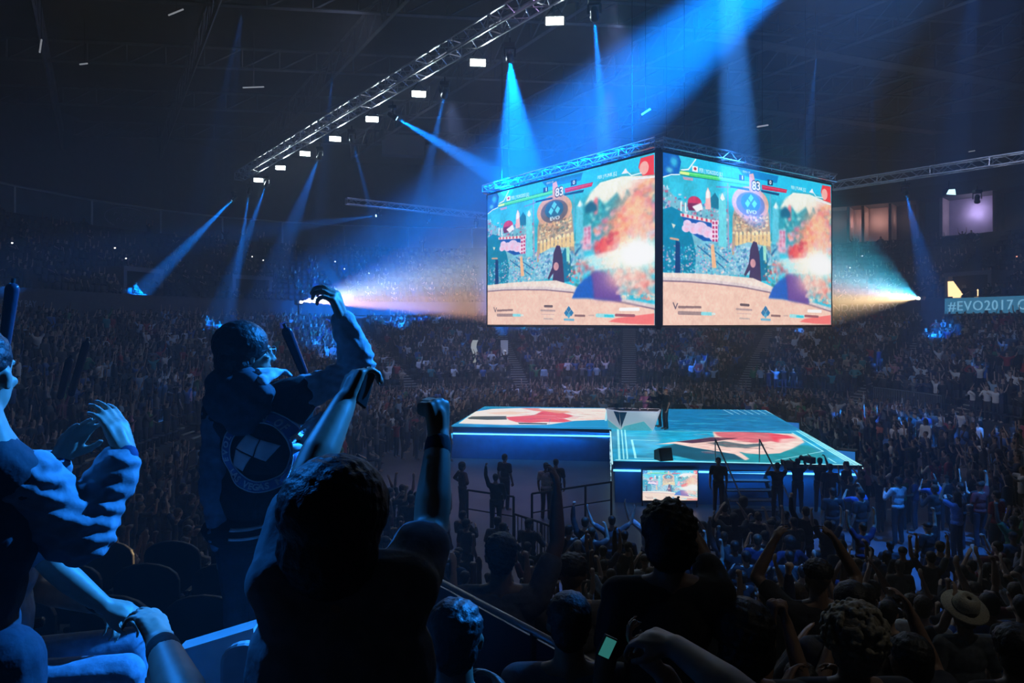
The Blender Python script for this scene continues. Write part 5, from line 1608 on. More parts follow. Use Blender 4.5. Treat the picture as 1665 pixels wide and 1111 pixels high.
# emblem stitched on the back, laid on the cloth
T = bvh(ms['top'], base); hd_ = bvh(ms['top'], base)
Rj = J['R']; c0 = None; ux = Rj @ Vector((1, 0, 0)); fy = Rj @ Vector((0, 1, 0)); c0 = W(419, 737, 3.05) - fy * .5
def stick(x, z, off=.004):
    o = c0 + ux * x + Vector((0, 0, z)) ; h = T.ray_cast(o, fy)
    return (h[0] - fy * off - base) if h[0] is not None else (c0 + fy * .5 + ux * x + Vector((0, 0, z)) - base)
M_em = mat('emblem_pale', (.80, .84, .90), .7, noise=.2); M_emd = mat('emblem_navy', (.14, .22, .45), .8, noise=.2)
def patch(name, poly_fn, m_, nu, nv, off):
    vs = [stick(*poly_fn(i / nu, j / nv), off) for j in range(nv + 1) for i in range(nu + 1)]
    fs = [(j * (nu + 1) + i, j * (nu + 1) + i + 1, (j + 1) * (nu + 1) + i + 1, (j + 1) * (nu + 1) + i) for j in range(nv) for i in range(nu)]
    mm_ = MB(); mm_.add(vs, fs); o = mm_.build(name, m_, jp, smooth=True)
    so = o.modifiers.new('thick', 'SOLIDIFY'); so.thickness = .003; return o
SQ = lambda r, t: (r * math.cos(t) * .98, r * math.sin(t) * 1.02)
patch('emblem_ring', lambda u, v: SQ(.125 + .040 * v, 2 * PI * u), M_emd, 72, 3, .004)
patch('ring_border', lambda u, v: SQ(.163 + .005 * v, 2 * PI * u), M_em, 72, 1, .006)
patch('ring_border', lambda u, v: SQ(.121 + .005 * v, 2 * PI * u), M_em, 72, 1, .006)
e2 = lambda X, Y: ((345 + X / 7.407 - 419) / F * 3.03, -(655 + Y / 7.407 - 737) / F * 3.03)
for q in (((430, 372), (585, 440), (500, 640), (305, 540)), ((600, 440), (810, 520), (650, 705), (515, 650)), ((295, 560), (480, 655), (440, 760), (345, 835), (235, 765))):
    P4 = [e2(*p) for p in q]
    if len(P4) == 5: P4 = [P4[0], P4[1], P4[3], P4[4]]
    patch('emblem_panel', lambda u, v, P4=P4: tuple((P4[0][i] * (1 - u) + P4[1][i] * u) * (1 - v) + (P4[3][i] * (1 - u) + P4[2][i] * u) * v for i in (0, 1)), M_em, 8, 8, .005)
lt = MB()
def arc_text(txt, a0, a1, flip, size=.036):
    for i, ch in enumerate(txt):
        if ch == ' ': continue
        a = a0 + (a1 - a0) * i / (len(txt) - 1)
        me = text_mesh(ch, size, .0016, 0); me.calc_loop_triangles()
        w = max((v.co.x for v in me.vertices), default=0)
        rr = .1305 if not flip else .158
        rot = a - PI / 2 if not flip else a + PI / 2
        cx, cz = rr * math.cos(a), rr * math.sin(a)
        vs = []
        for v in me.vertices:
            x, z = v.co.x - w / 2, v.co.y
            vs.append(stick(cx + x * math.cos(rot) - z * math.sin(rot), cz + x * math.sin(rot) + z * math.cos(rot), .0115))
        if vs: lt.add(vs, [tuple(t.vertices) for t in me.loop_triangles])
        bpy.data.meshes.remove(me)
arc_text('EVOLUTION OF EVO', 3.35, -.1, False); arc_text('LAS VEGAS NEVADA', 3.75, 5.95, True)
lt.build('emblem_lettering', M_em, jp)
for z0 in (-.340, -.378):
    patch('hem_stripe', lambda u, v, z0=z0: (-.13 + .20 * u, z0 + .012 * v + .03 * u * u), M_em, 24, 1, .006)
TAKEN.append((base.x, base.y, .5))

# ------------------------------------------------------------ nearest spectator with both arms up, seen from behind
base = Vector((-.36, 1.50, row_z(8) + .0))
J = skeleton(0, base, s=1.05)
dz = W(552, 862, 1.5).z - J['head'].z
J['head'] = W(552, 860, 1.5); J['HR'] = frame(-.15, .05); J['neck'] = W(556, 975, 1.47)
J['chest'] = W(555, 1085, 1.5) ; J['shL'] = W(462, 945, 1.48); J['shR'] = W(655, 955, 1.50)
J['elL'] = W(500, 778, 1.62); J['wrL'] = W(560, 655, 1.80); J['hdL'] = (W(580, 603, 1.86) - W(560, 655, 1.80)).normalized(); J['palmL'] = Vector((.5, .7, .3))
J['elR'] = W(700, 862, 1.70); J['wrR'] = W(713, 712, 1.84); J['hdR'] = (W(711, 650, 1.86) - W(713, 712, 1.84)).normalized(); J['palmR'] = Vector((-.35, -1, 0)); J['sideR'] = -1; J['thumbR'] = .55
J['palmR'] = Vector((-.8, .6, 0))
b0 = J['pelvis'].copy(); J['pelvis'] = Vector((-.37, 1.5, 4.98))
ms = grow_person(J, 'near_person', .0062, 'short', True, 'big', curlL=.75, curlR=(1.35, 1.35, 1.35, 1.35), coat=1.06, seed=9, foldamp=.007, hairamp=.0035, hand_s=1.0)
localise(ms, base)
npn = put_person(ms, 'person', 'nearest person seen from behind in t-shirt, both fists raised', loc=base, skin=(.34, .20, .14), top=(.17, .18, .20), legs=(.02, .03, .06), hair=(.006, .006, .007), topname='t_shirt')
b = Blob(); b.cap(J['wrR'].lerp(J['elR'], .06), J['wrR'].lerp(J['elR'], .16), .034, .035); part_mesh(b, 'wristband', .006, M_cloth, npn, base, (.02, .02, .03))
p = W(594, 612, 1.86); r = empty('phone', p - Vector((0, 0, .03)), 1.2, 'dark phone held in the nearest person\'s left hand', 'phone'); m = MB(); m.box((0, 0, .0), (.05, .009, .10), Matrix.Rotation(.5, 3, 'Y')); m.build('casing', M_phb if 'M_phb' in globals() else mat('phone_body', (.02, .02, .02), .3), r, bevel=.004)
m = MB(); m.tube((0.02, -.006, .05), (.02, -.009, .05), .008, n=8); m.build('lens', mat('phone_lens', (.3, .35, .4), .1), r)
TAKEN.append((base.x, base.y, .6))

# ------------------------------------------------------------ clapping spectator at the left edge
base = Vector((-1.32, 1.80, DECK))
J = skeleton(-.55, base, s=1.0)
J['head'] = W(-42, 612, 1.72); J['HR'] = frame(.1, .0); J['neck'] = W(-22, 705, 1.72); J['shR'] = W(35, 785, 1.80); J['shL'] = W(-150, 770, 1.95); J['chest'] = W(-45, 860, 1.82)
J['elR'] = W(128, 872, 1.90); J['wrR'] = W(205, 738, 1.98); J['hdR'] = (W(180, 672, 2.0) - W(205, 738, 1.98)).normalized(); J['palmR'] = Vector((-1, .3, -.2)); J['sideR'] = -1
J['elL'] = W(-40, 900, 2.10); J['wrL'] = W(98, 745, 2.16); J['hdL'] = (W(150, 668, 2.14) - W(98, 745, 2.16)).normalized(); J['palmL'] = Vector((1, -.4, .3))
J['pelvis'] = Vector((-1.42, 1.80, DECK + .97))
ms = grow_person(J, 'clapping_person', .0068, 'none', True, 'short', curlL=.2, curlR=.25, coat=1.12, seed=21, foldamp=.008, hand_s=1.05)
localise(ms, base)
cp = put_person(ms, 'person', 'person in wrinkled pale sweater clapping at the left edge of the terrace', loc=base, skin=(.42, .28, .22), top=(.025, .03, .045), legs=(.02, .03, .05), hair=(.01, .01, .012), topname='sweater')  # sweater body coloured dark in place of shade, only the sleeves pale
for k in 'RL':
    b = Blob(); sh, el, wr = J['sh' + k], J['el' + k], J['wr' + k]; n = 34; pts = []; rs = []; r_ = random.Random(ord(k) + 3)
    for i in range(n + 1):
        t = i / n; p = sh.lerp(el, t * 2) if t < .5 else el.lerp(wr, (t - .5) * 2 * .86)
        amp = .011 if t > .42 else .005
        rr = .084 - .030 * max(0, t - .3) / .7 + amp * math.sin(i * 1.55) * (.6 + .4 * r_.random())
        pts.append(p + Vector((r_.uniform(-.005, .005),) * 3)); rs.append(rr)
    b.chain(pts, rs)
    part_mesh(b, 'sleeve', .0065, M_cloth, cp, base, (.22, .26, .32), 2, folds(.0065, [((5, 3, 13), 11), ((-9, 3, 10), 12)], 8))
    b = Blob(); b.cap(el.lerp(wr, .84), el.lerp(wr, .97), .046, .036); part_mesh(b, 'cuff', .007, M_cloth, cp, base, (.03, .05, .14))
TAKEN.append((base.x, base.y, .6))

# ------------------------------------------------------------ seated spectator at lower left, knees lit blue
base = Vector((-1.80, 2.45, DECK))
J = skeleton(-1.15, base, True)
J['head'] = J['head'] + Vector((.05, 0, -.02)); J['elR'] = W(90, 925, 2.30); J['shR'] = W(20, 830, 2.30); J['wrR'] = W(168, 985, 2.36); J['hdR'] = Vector((.8, .3, -.35)).normalized(); J['palmR'] = Vector((0, .4, -.9)); J['sideR'] = -1
J['wrL'] = W(150, 985, 2.58); J['elL'] = W(60, 960, 2.72); J['hdL'] = Vector((.8, -.2, -.3)).normalized(); J['palmL'] = Vector((0, -.3, -.9))
ms = grow_person(J, 'seated_person', .008, 'short', True, 'short', curlL=.5, curlR=.45, coat=1.1, seed=31, foldamp=.009)
localise(ms, base)
spn = put_person(ms, 'person', 'seated person at lower left with pale trousers and hands clasped over the knees', loc=base, skin=(.42, .28, .22), top=(.40, .44, .50), legs=(.24, .30, .40), hair=(.01, .01, .012))
b = Blob(); b.cap(W(160, 980, 2.36), W(153, 974, 2.355), .034, .034); part_mesh(b, 'wristwatch', .006, M_cloth, spn, base, (.01, .01, .012))
TAKEN.append((base.x, base.y, .6))
seat_thing((-1.80, 2.42, DECK), -1.15, 'dark folding seat under the seated person with clasped hands', None)
# reaching arm with a watch, its owner seated nearest to the lower left
base = Vector((-.60, .72, DECK))
J = skeleton(-.15, base, True)
J['shR'] = Vector((-.44, .84, 5.26)); J['shL'] = Vector((-.78, .86, 5.24)); J['neck'] = Vector((-.60, .80, 5.30)); J['head'] = Vector((-.58, .80, 5.45)); J['HR'] = frame(-.2, -.5)
J['elR'] = W(312, 1175, 1.18); J['wrR'] = W(262, 1048, 1.42); J['hdR'] = (W(233, 975, 1.50) - W(262, 1048, 1.42)).normalized(); J['palmR'] = Vector((-.7, .3, -.5)); J['sideR'] = -1
J['elL'] = Vector((-.95, .95, 5.0)); J['wrL'] = Vector((-.88, 1.15, 4.88)); J['hdL'] = Vector((.3, 1, -.1)).normalized()
ms = grow_person(J, 'watch_person', .0065, 'none', True, 'short', curlL=.5, curlR=(.30, .35, .45, .55), coat=1.0, seed=41, hand_s=.86)
localise(ms, base)
wp = put_person(ms, 'person', 'person reaching up a bare forearm with a dark watch below the clapping hands', loc=base, skin=(.42, .28, .22), top=(.05, .06, .08), legs=(.03, .04, .07), hair=(.01, .01, .012))
b = Blob(); q = J['wrR'].lerp(J['elR'], .07); b.cap(q, J['wrR'].lerp(J['elR'], .17), .032, .033); part_mesh(b, 'wristwatch', .005, M_cloth, wp, base, (.01, .01, .012))
seat_thing((-.60, .70, DECK), -.15, 'dark folding seat under the person with the watch', None)

# ------------------------------------------------------------ large figures in the near rows at the right
def row_at(x, y):
    lo, hi = -1.0, 14.0
    for _ in range(40):
        mid = (lo + hi) / 2
        if inside_ring(x, y, mid): hi = mid
        else: lo = mid
    return max(0, min(ROWS - 1, int(hi / ROW_D)))
def near_figure(px, py, d, kind, label, hair='short', hairc=(.01, .01, .01), top=(.02, .02, .02), skin=(.2, .12, .08), on_seat=0.0, setup=None, vox=.009, slv='short', yaw=0, name='person', curl=.4, hairamp=.006, sfix=None, extra=None, legs=(.02, .02, .03)):
    h = W(px, py, d); z = row_z(row_at(h.x, h.y)) + on_seat
    s = sfix or (h.z - z) / 1.63
    J = skeleton(yaw, (h.x, h.y, z), s=s)
    if kind: 
        J2 = pose(kind)
        R = J['R']
        for k in 'LR':
            for q in ('el', 'wr'): J[q + k] = Vector((h.x, h.y, z)) + R @ (J2[q + k] * s)
            J['hd' + k] = R @ J2['hd' + k]
    if setup: setup(J)
    ms = grow_person(J, 'figure', vox, slv, True, hair, curl, curl, seed=int(px), hairamp=hairamp)
    base = Vector((h.x, h.y, z)); localise(ms, base)
    TAKEN.append((h.x, h.y, .42))
    o = put_person(ms, name, label, loc=base, skin=skin, top=top, hair=hairc, legs=legs)
    return o, J, base
o, J, base = near_figure(1086, 875, 2.6, 'stand', 'big dark person with thick hair standing on a seat right of the floor monitor', 'big', on_seat=.45, hairamp=.012,
    setup=lambda J: (J.update(elR=W(1142, 905, 2.75), wrR=W(1112, 850, 2.85)), J.update(hdR=Vector((-.8, .2, .5)).normalized())))
seat_thing((base.x, base.y, base.z - .45), 0, 'dark folding seat the big dark person stands on', None)
near_figure(1207, 1040, 2.55, 'stand', 'dark person with rounded hair at the bottom, below the lit blue shirt', 'big', hairamp=.01)
def clasp(J):
    J['elR'] = W(1305, 1105, 3.1); J['wrR'] = W(1278, 1010, 3.2); J['hdR'] = Vector((-.25, .1, 1)).normalized(); J['palmR'] = Vector((-1, 0, 0)); J['sideR'] = -1
    J['elL'] = W(1243, 1100, 3.1); J['wrL'] = W(1254, 1012, 3.2); J['hdL'] = Vector((.2, .1, 1)).normalized(); J['palmL'] = Vector((1, 0, 0))
near_figure(1300, 1112, 3.3, None, 'person holding two clasped hands above the head left of the curly hair', 'short', setup=clasp, curl=.8, vox=.008)
o, J, base = near_figure(1385, 1042, 2.7, 'clap', 'person with a round head of pale curly hair, bottom right', 'big', hairc=(.22, .19, .14), hairamp=.004, top=(.03, .03, .035), vox=.008)
cm = Blob(); r_ = random.Random(77); HRm = J['HR']
for i in range(260):
    th = r_.uniform(0, 2 * PI); ph = r_.uniform(-.75, 1.5); rr = .105
    v = Vector((math.cos(ph) * math.cos(th) * .112, math.cos(ph) * math.sin(th) * .118 - .03, math.sin(ph) * .105 + .045))
    if v.y > .055 and v.z < .09: continue
    cm.ell(J['head'] + HRm @ v, (r_.uniform(.009, .017),) * 3, None, 6, 4)
part_mesh(cm, 'curls', .005, M_hair, o, base, (.30, .27, .20), 1)
o, J, base = near_figure(1568, 1003, 5.8, 'stand', 'person in a pale wide-brimmed straw hat in the near stand', 'short', hairc=(.02, .015, .01), top=(.10, .11, .12))
hm = MB(); hc = J['head'] + Vector((0, .0, .06)) - base; tilt = Vector((.05, -.55, 1))
hm.lathe(hc, tilt, [(.172, .032), (.176, .016), (.135, .0), (.100, .006), (.096, .07), (.084, .115), (.055, .135), (.02, .128), (.018, .12), (.05, .125), (.08, .10), (.090, .0), (.13, -.008), (.172, .024)], 32)
hm.build('straw_hat', mat('straw', (.50, .45, .32), .8, noise=.25, scale=80, bump=.5), o, smooth=True)
hm = MB(); hm.lathe(hc + tilt.normalized() * .008, tilt, [(.106, 0), (.101, .03)], 28); hm.build('hat_band', mat('hat_band', (.03, .03, .03), .8), o, smooth=True)
def reach(J):
    J['elL'] = W(1228, 1150, 1.27); J['wrL'] = W(1098, 1052, 1.48); J['hdL'] = (W(1030, 1028, 1.56) - W(1098, 1052, 1.48)).normalized(); J['palmL'] = Vector((-.2, .5, -.8)); J['sideL'] = 1
    J['elR'] = W(1200, 1330, 1.42); J['wrR'] = W(1082, 1100, 1.58); J['hdR'] = (W(1015, 1050, 1.62) - W(1082, 1100, 1.58)).normalized(); J['palmR'] = Vector((-.2, .5, .8)); J['sideR'] = -1
base = Vector((.76, 1.0, row_z(row_at(.76, 1.0))))
J = skeleton(.3, base, s=.88); reach(J)
ms = grow_person(J, 'reaching_person', .0065, 'none', True, 'short', curlL=(.5, .55, .6, .65), curlR=(.5, .55, .6, .65), seed=5); localise(ms, base)
put_person(ms, 'person', 'person stretching clasped hands with a lit phone across the bottom edge', loc=base, skin=(.40, .28, .22), top=(.03, .03, .035), legs=(.02, .02, .03))
TAKEN.append((base.x, base.y, .5))
p = W(986, 1052, 1.66); r = empty('phone', p, .3, 'phone with a teal lit screen in the clasped hands at the bottom', 'phone')
m = MB(); m.box((0, 0, 0), (.034, .008, .050), Matrix.Rotation(.5, 3, 'Y')); m.build('casing', mat('phone_body', (.02, .02, .02), .3), r)
m = MB(); m.box((0, -.006, 0), (.028, .003, .043), Matrix.Rotation(.5, 3, 'Y')); m.build('lit_screen', mat('phone_teal', (.1, .6, .5), .3, emit=(.02, .13, .12), strength=1), r)
# row of plain dark figures that close the lower edge
for (px, py, d, k, hr, lab) in ((925, 1015, 2.7, 'stand', 'short', 'dark person between the barrier rail and the arms stretched left'), (815, 905, 4.4, 'fist', 'short', 'dark person with raised fist below the floor barrier'), (930, 935, 4.9, 'clap', 'cap', 'dark person in a cap clapping below the barrier with bars'),
                                (1480, 1075, 3.1, 'phone', 'short', 'dark person between the curly hair and the straw hat'), (1650, 1060, 3.4, 'fist', 'big', 'dark person with a raised arm at the lower right corner'), (740, 1040, 2.3, 'clap', 'short', 'dark person clapping beside the slanting barrier rail'), (1330, 940, 5.2, 'clap_high', 'cap', 'dark capped person behind the curly hair')):
    near_figure(px, py, d, k, lab, hr, top=rnd.choice([(.02, .02, .025), (.05, .05, .06), (.10, .10, .11)]), sfix=None if py > 1000 else None, vox=.010)
# inflated cheering sticks
def stick_thing(a, b, rad, label, col=(.02, .025, .035)):
    a = Vector(a); b = Vector(b); r = empty('cheering_stick', a, 0, label, 'cheering stick')
    bl = Blob(); bl.cap((0, 0, 0), b - a, rad * .8, rad); me = bl.grow('tube', rad * .25, 2); me.materials.append(mat('stick_vinyl', (.03, .04, .07), .25)); o = bpy.data.objects.new('tube', me); COL.objects.link(o); o.parent = r
    m = MB(); q = (b - a).normalized(); m.tube(b - a, b - a + q * rad * 1.6, rad * .3, n=8); m.build('end_cap', M_blackp, r)
stick_thing(W(494, 606, 3.9), W(467, 540, 3.8), .030, 'dark inflated cheering stick right of the varsity jacket\'s head')
stick_thing(W(8, 560, 2.6), W(20, 470, 2.6), .024, 'dark inflated cheering stick with a blue edge at the left edge')
stick_thing(W(98, 645, 8.5), W(113, 588, 8.5), .05, 'left one of two cheering sticks above the left crowd')
stick_thing(W(116, 640, 8.8), W(140, 560, 8.8), .05, 'right one of two cheering sticks above the left crowd')
stick_thing(W(582, 742, 11), W(592, 748, 11.2), .045, 'short pale cheering stick in the crowd right of the jacket'); 

# ------------------------------------------------------------ people on the stage and in the clear patch of the arena floor
def floor_person(px, ytop, kind, label, z0=0.0, s=1.0, cname=None, top=(.02, .02, .025), skin=(.3, .18, .13), hair=(.01, .01, .01), legs=(.02, .02, .03), rz=None, d=None, r_=.45, name='person'):
    d = d or (EYE - z0 - 1.755 * s) * F / (ytop - 525)
    x = (px - 832.5) / F * d
    if rz is None: to = FOCUS - Vector((x, d)); rz = math.atan2(to.y, to.x) - PI / 2
    TAKEN.append((x, d, r_))
    if kind not in SRC0: SRC0[kind] = put_person(PROTO[kind], name, label, 'person', None, (x, d, z0), rz, s, skin, top, legs, hair); return SRC0[kind]
    return copy_person(SRC0[kind], name, label, None, (x, d, z0), rz, s, (skin, top, legs, hair))
SRC0 = {}
floor_person(888, 752, 'stand', 'person in white shirt beside a dark suited one on the open floor', top=(.55, .58, .62), rz=-.4)
floor_person(904, 746, 'stand', 'person in black suit standing on the open floor behind the barrier', rz=-.2, top=(.008, .008, .01), s=1.03)
floor_person(821, 738, 'stand', 'dark suited person on the open floor at the left of the barrier', rz=-.7, top=(.015, .018, .025), s=1.03)
floor_person(806, 770, 'fist_left', 'person with left arm straight up at the edge of the open floor', rz=-.1, top=(.02, .02, .02))
floor_person(752, 752, 'hips', 'person in dark clothes standing at the left edge of the open floor', rz=-1.0, top=(.10, .05, .05))
floor_person(1168, 744, 'stand', 'dark security person left of the stage stairs', rz=2.8, top=(.01, .012, .016))
for px, yt, k, lab in ((1264, 752, 'phone', 'dark camera operator right of the stage stairs, first of three'), (1297, 745, 'phone', 'dark camera operator with a raised camera, second from the stairs'), (1333, 744, 'phone', 'dark camera operator with a long lens, third from the stairs'), (1350, 754, 'stand', 'dark person standing beside the camera operators at the stage corner')):
    floor_person(px, yt, k, lab, rz=-.3, top=(.02, .05, .06) if px == 1297 else (.012, .014, .018))
for px, py, d, lab in ((1287, 755, 22.6, 'black video camera raised by the second camera operator'), (1317, 748, 22.4, 'black video camera with long lens raised by the third camera operator')):
    r = empty('video_camera', W(px, py, d), .3, lab, 'camera'); m = MB(); m.box((0, 0, 0), (.16, .36, .2)); m.build('camera_body', M_blackp, r, bevel=.02); m = MB(); m.lathe((-.0, .18, 0), (-.3, 1, 0), [(.06, 0), (.075, .16), (.085, .2)], 12); m.build('lens', M_black, r)
    m = MB(); m.tube((0, -.05, .1), (0, .1, .16), .015); m.build('handle', M_black, r)
floor_person(1460, 775, 'clap', 'person in white t-shirt standing in the gap of the right floor crowd', top=(.60, .66, .70), s=1.05, r_=.8)
floor_person(1556, 800, 'clap_high', 'person in blue top clapping in a blue spot at the right', top=(.20, .32, .62), r_=.8)
floor_person(1430, 688, 'clap', 'person in orange-red top at the right of the stage', top=(.55, .16, .10), d=31)
floor_person(1522, 748, 'arms_up', 'person in bright red top in the right floor crowd', top=(.50, .03, .05))
floor_person(940, 878, 'phone', 'person with pale blue lit cap below the barrier with bars', hair=(.6, .65, .7), top=(.05, .06, .08), s=.95)
floor_person(1082, 634, 'stand', 'caster in black suit standing right of the desk', z0=SZ, top=(.008, .009, .012), hair=(.25, .10, .05), rz=1.9, d=30.9)
floor_person(1073, 640, 'hips', 'second caster in black beside the standing caster', z0=SZ, top=(.008, .012, .02), rz=1.5, d=31.6, s=.98)
# two seated casters behind the desk on stools
for (px, d, kk, lab, hr, tp, hn) in ((1063, 31.95, 'clap_high', 'caster with long blonde hair behind the desk', (.75, .62, .42), (.10, .06, .08), 'long'), (1050, 32.05, 'clap', 'caster in pink shirt behind the desk', (.05, .02, .02), (.45, .15, .30), 'short')):
    x = (px - 832.5) / F * d; J = skeleton(seated=True); arm(J, 'L', (-.3, .5, -.6), (.4, .8, .3)); arm(J, 'R', (.3, .5, -.6), (-.4, .8, .3))
    ms = grow_person(J, 'caster', .012, 'short', True, hn, .3, .3, seed=int(px))
    put_person(ms, 'person', lab, loc=(x, d, SZ + .22), rz=PI * .9, skin=(.55, .36, .28), top=tp, hair=hr, legs=(.02, .02, .03))
    r = empty('stool', (x, d + .02, SZ), 0, 'stool under the ' + lab, 'stool'); m = MB(); m.lathe((0, 0, .60), (0, 0, 1), [(.17, 0), (.18, .03), (.17, .06)], 14); m.build('seat', M_blackp, r); m = MB(); m.tube((0, 0, 0), (0, 0, .6), .03); m.lathe((0, 0, 0), (0, 0, 1), [(.2, 0), (.19, .02), (.03, .04)], 14); m.build('pedestal', M_black, r)
# ------------------------------------------------------------ put the audience in: the 300 nearest one by one, the rest as one crowd
def clear_of(sp):
    return all((sp[0] - a) ** 2 + (sp[1] - b) ** 2 > r * r for a, b, r in TAKEN)
TAKEN += TAKEN_BAR
GUARD = [(1568, 62, 5.8, 960), (1385, 55, 2.7, 970), (896, 26, 22, 840), (815, 26, 21, 835), (1460, 22, 20, 830), (1556, 22, 18.5, 860), (1300, 58, 22.5, 790), (1090, 46, 23, 800), (940, 16, 14, 905), (1222, 36, 23, 800), (1168, 14, 22, 800), (1228, 40, 7, 940)]
def unguarded(s):
    px = 832.5 + s[0] / s[1] * F; w = .27 / s[1] * F; top = 525 - (s[2] + (2.15 if 'up' in s[3] or 'fist' in s[3] or 'wide' in s[3] or 'high' in s[3] else 1.78) - EYE) / s[1] * F
    return not any(s[1] < d and abs(px - gx) < gw + w and top < gy for gx, gw, d, gy in GUARD)
SPOTS = [s for s in SPOTS if clear_of(s) and unguarded(s)]
def insight(s):
    px = 832.5 + s[0] / s[1] * F
    return -30 < px < 1695
near = sorted([s for s in SPOTS if insight(s)], key=lambda s: s[1] + .3 * abs(s[0]))
IND = near[:NIND]
ids = set(id(s) for s in IND)
REST = [s for s in SPOTS if id(s) not in ids]
def place_words(s):
    x, y, z, k, reg, row = s
    px = 832.5 + x / y * F
    nth = ['front', 'second', 'third', 'fourth', 'fifth', 'sixth', 'seventh', 'eighth', 'ninth', 'tenth', 'eleventh', 'twelfth', 'thirteenth', 'fourteenth', 'fifteenth']
    if reg == 'stand': return f'in the {nth[row]} row of the ' + ('left' if px < 600 else 'right' if x > 8 else 'near') + ' stand'
    if y < 13.2: r = 'on the floor by the first rows'
    elif px < 700: r = 'on the floor by the left railing'
    elif px < 1030: r = 'on the floor before the corner of the stage'
    elif px < 1145: r = 'before the small floor screen'
    elif px < 1300: r = 'before the stage stairs'
    elif y < 20: r = 'on the floor right of the stairs'
    else: r = 'on the floor right of the stage'
    return r
REG = {}
plan = []
for s in IND:
    cname, cols = pick_cols(s[0] / s[1] < -.35 and s[1] < 24)  # dark clothes at the near left stand in for missing light
    key = (KINDS[s[3]][0], cname, place_words(s))
    REG.setdefault(key, []).append((832.5 + s[0] / s[1] * F, len(plan)))
    plan.append((s, cname, cols, key))
ordn = ['first', 'second', 'third', 'fourth', 'fifth', 'sixth', 'seventh', 'eighth', 'ninth']
SRC = {}
for i, (s, cname, cols, key) in enumerate(plan):
    lst = sorted(REG[key]); 
    n = [q[1] for q in lst].index(i)
    lab = f'person in {key[1]} {key[0]}' if ' ' in key[0] else f'{key[0]} person in {key[1]}'
    lab = f'person in {key[1]} top {key[0]}, {key[2]}' + (f', {ordn[min(n, 8)]} such from the left' if len(lst) > 1 else '')
    words = lab.split()
    if len(words) > 16: lab = lab.replace('person in ', '', 1).replace(' in the air', ' up').replace('standing with ', 'with ').replace('on the floor ', '')
    if len(lab.split()) > 16: lab = lab.replace(' top ', ' ', 1)
    if len(lab.split()) > 16: lab = lab.replace('such from the left', 'from left')
    if len(lab.split()) > 16: lab = lab.replace(' of the near stand', ' nearby').replace(' of the left stand', ' at left').replace(' of the right stand', ' at right')
    if len(lab.split()) > 16: lab = lab.replace('holding hands up to the face', 'hands at face').replace('before the corner', 'by the corner')
    x, y, z, k, reg, row = s
    to = FOCUS - Vector((x, y)); rz = math.atan2(to.y, to.x) - PI / 2 + rnd.gauss(0, .22)
    sc_ = rnd.uniform(.93, 1.05)
    grp = 'spectators in the near stand rows' if reg == 'stand' else 'spectators on the arena floor'
    if k not in SRC:
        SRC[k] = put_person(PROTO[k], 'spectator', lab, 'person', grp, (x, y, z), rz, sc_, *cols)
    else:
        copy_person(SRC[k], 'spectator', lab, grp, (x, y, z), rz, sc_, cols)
    if k.startswith('sit') and reg == 'floor' or k.startswith('sit'):
        pass
# the rest: one mesh, colours of skin and clothing as an attribute
VV = []; TT = []; CC = []; n = 0
for s in REST:
    x, y, z, k, reg, row = s
    V, T, C = LOW[k]
    to = FOCUS - Vector((x, y)); rz = math.atan2(to.y, to.x) - PI / 2 + rnd.gauss(0, .3)
    sc_ = rnd.uniform(.92, 1.05); c, q = math.cos(rz), math.sin(rz)
    Rm = np.array([[c, q, 0], [-q, c, 0], [0, 0, 1]])
    VV.append((V * sc_) @ Rm + np.array([x, y, z])); TT.append(T + n); n += len(V)
    _, cols = pick_cols(reg == 'upper' or (x / y < -.35 and y < 24))  # upper and near left clothes darkened, shade put into their colour
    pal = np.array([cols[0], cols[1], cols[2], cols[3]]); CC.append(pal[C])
VV = np.concatenate(VV).astype(np.float32); TT = np.concatenate(TT).astype(np.int32); CC = np.concatenate(CC).astype(np.float32)
me = bpy.data.meshes.new('crowd')
me.vertices.add(len(VV)); me.vertices.foreach_set('co', VV.ravel())
me.loops.add(len(TT) * 3); me.loops.foreach_set('vertex_index', TT.ravel())
me.polygons.add(len(TT)); me.polygons.foreach_set('loop_start', np.arange(len(TT), dtype=np.int32) * 3)
me.update(calc_edges=True)
at = me.attributes.new('tone', 'FLOAT_COLOR', 'POINT')
at.data.foreach_set('color', np.concatenate([CC, np.ones((len(CC), 1), np.float32)], 1).ravel())
me.polygons.foreach_set('use_smooth', [True] * len(TT))
me.materials.append(mat('crowd', rough=.7, tint='attr', noise=.05))
o = bpy.data.objects.new('crowd', me); COL.objects.link(o)
tag(o, 'packed audience filling the stands all round the arena', 'crowd', kind='stuff')
print('CROWD', len(REST), len(TT), 'IND', len(IND))
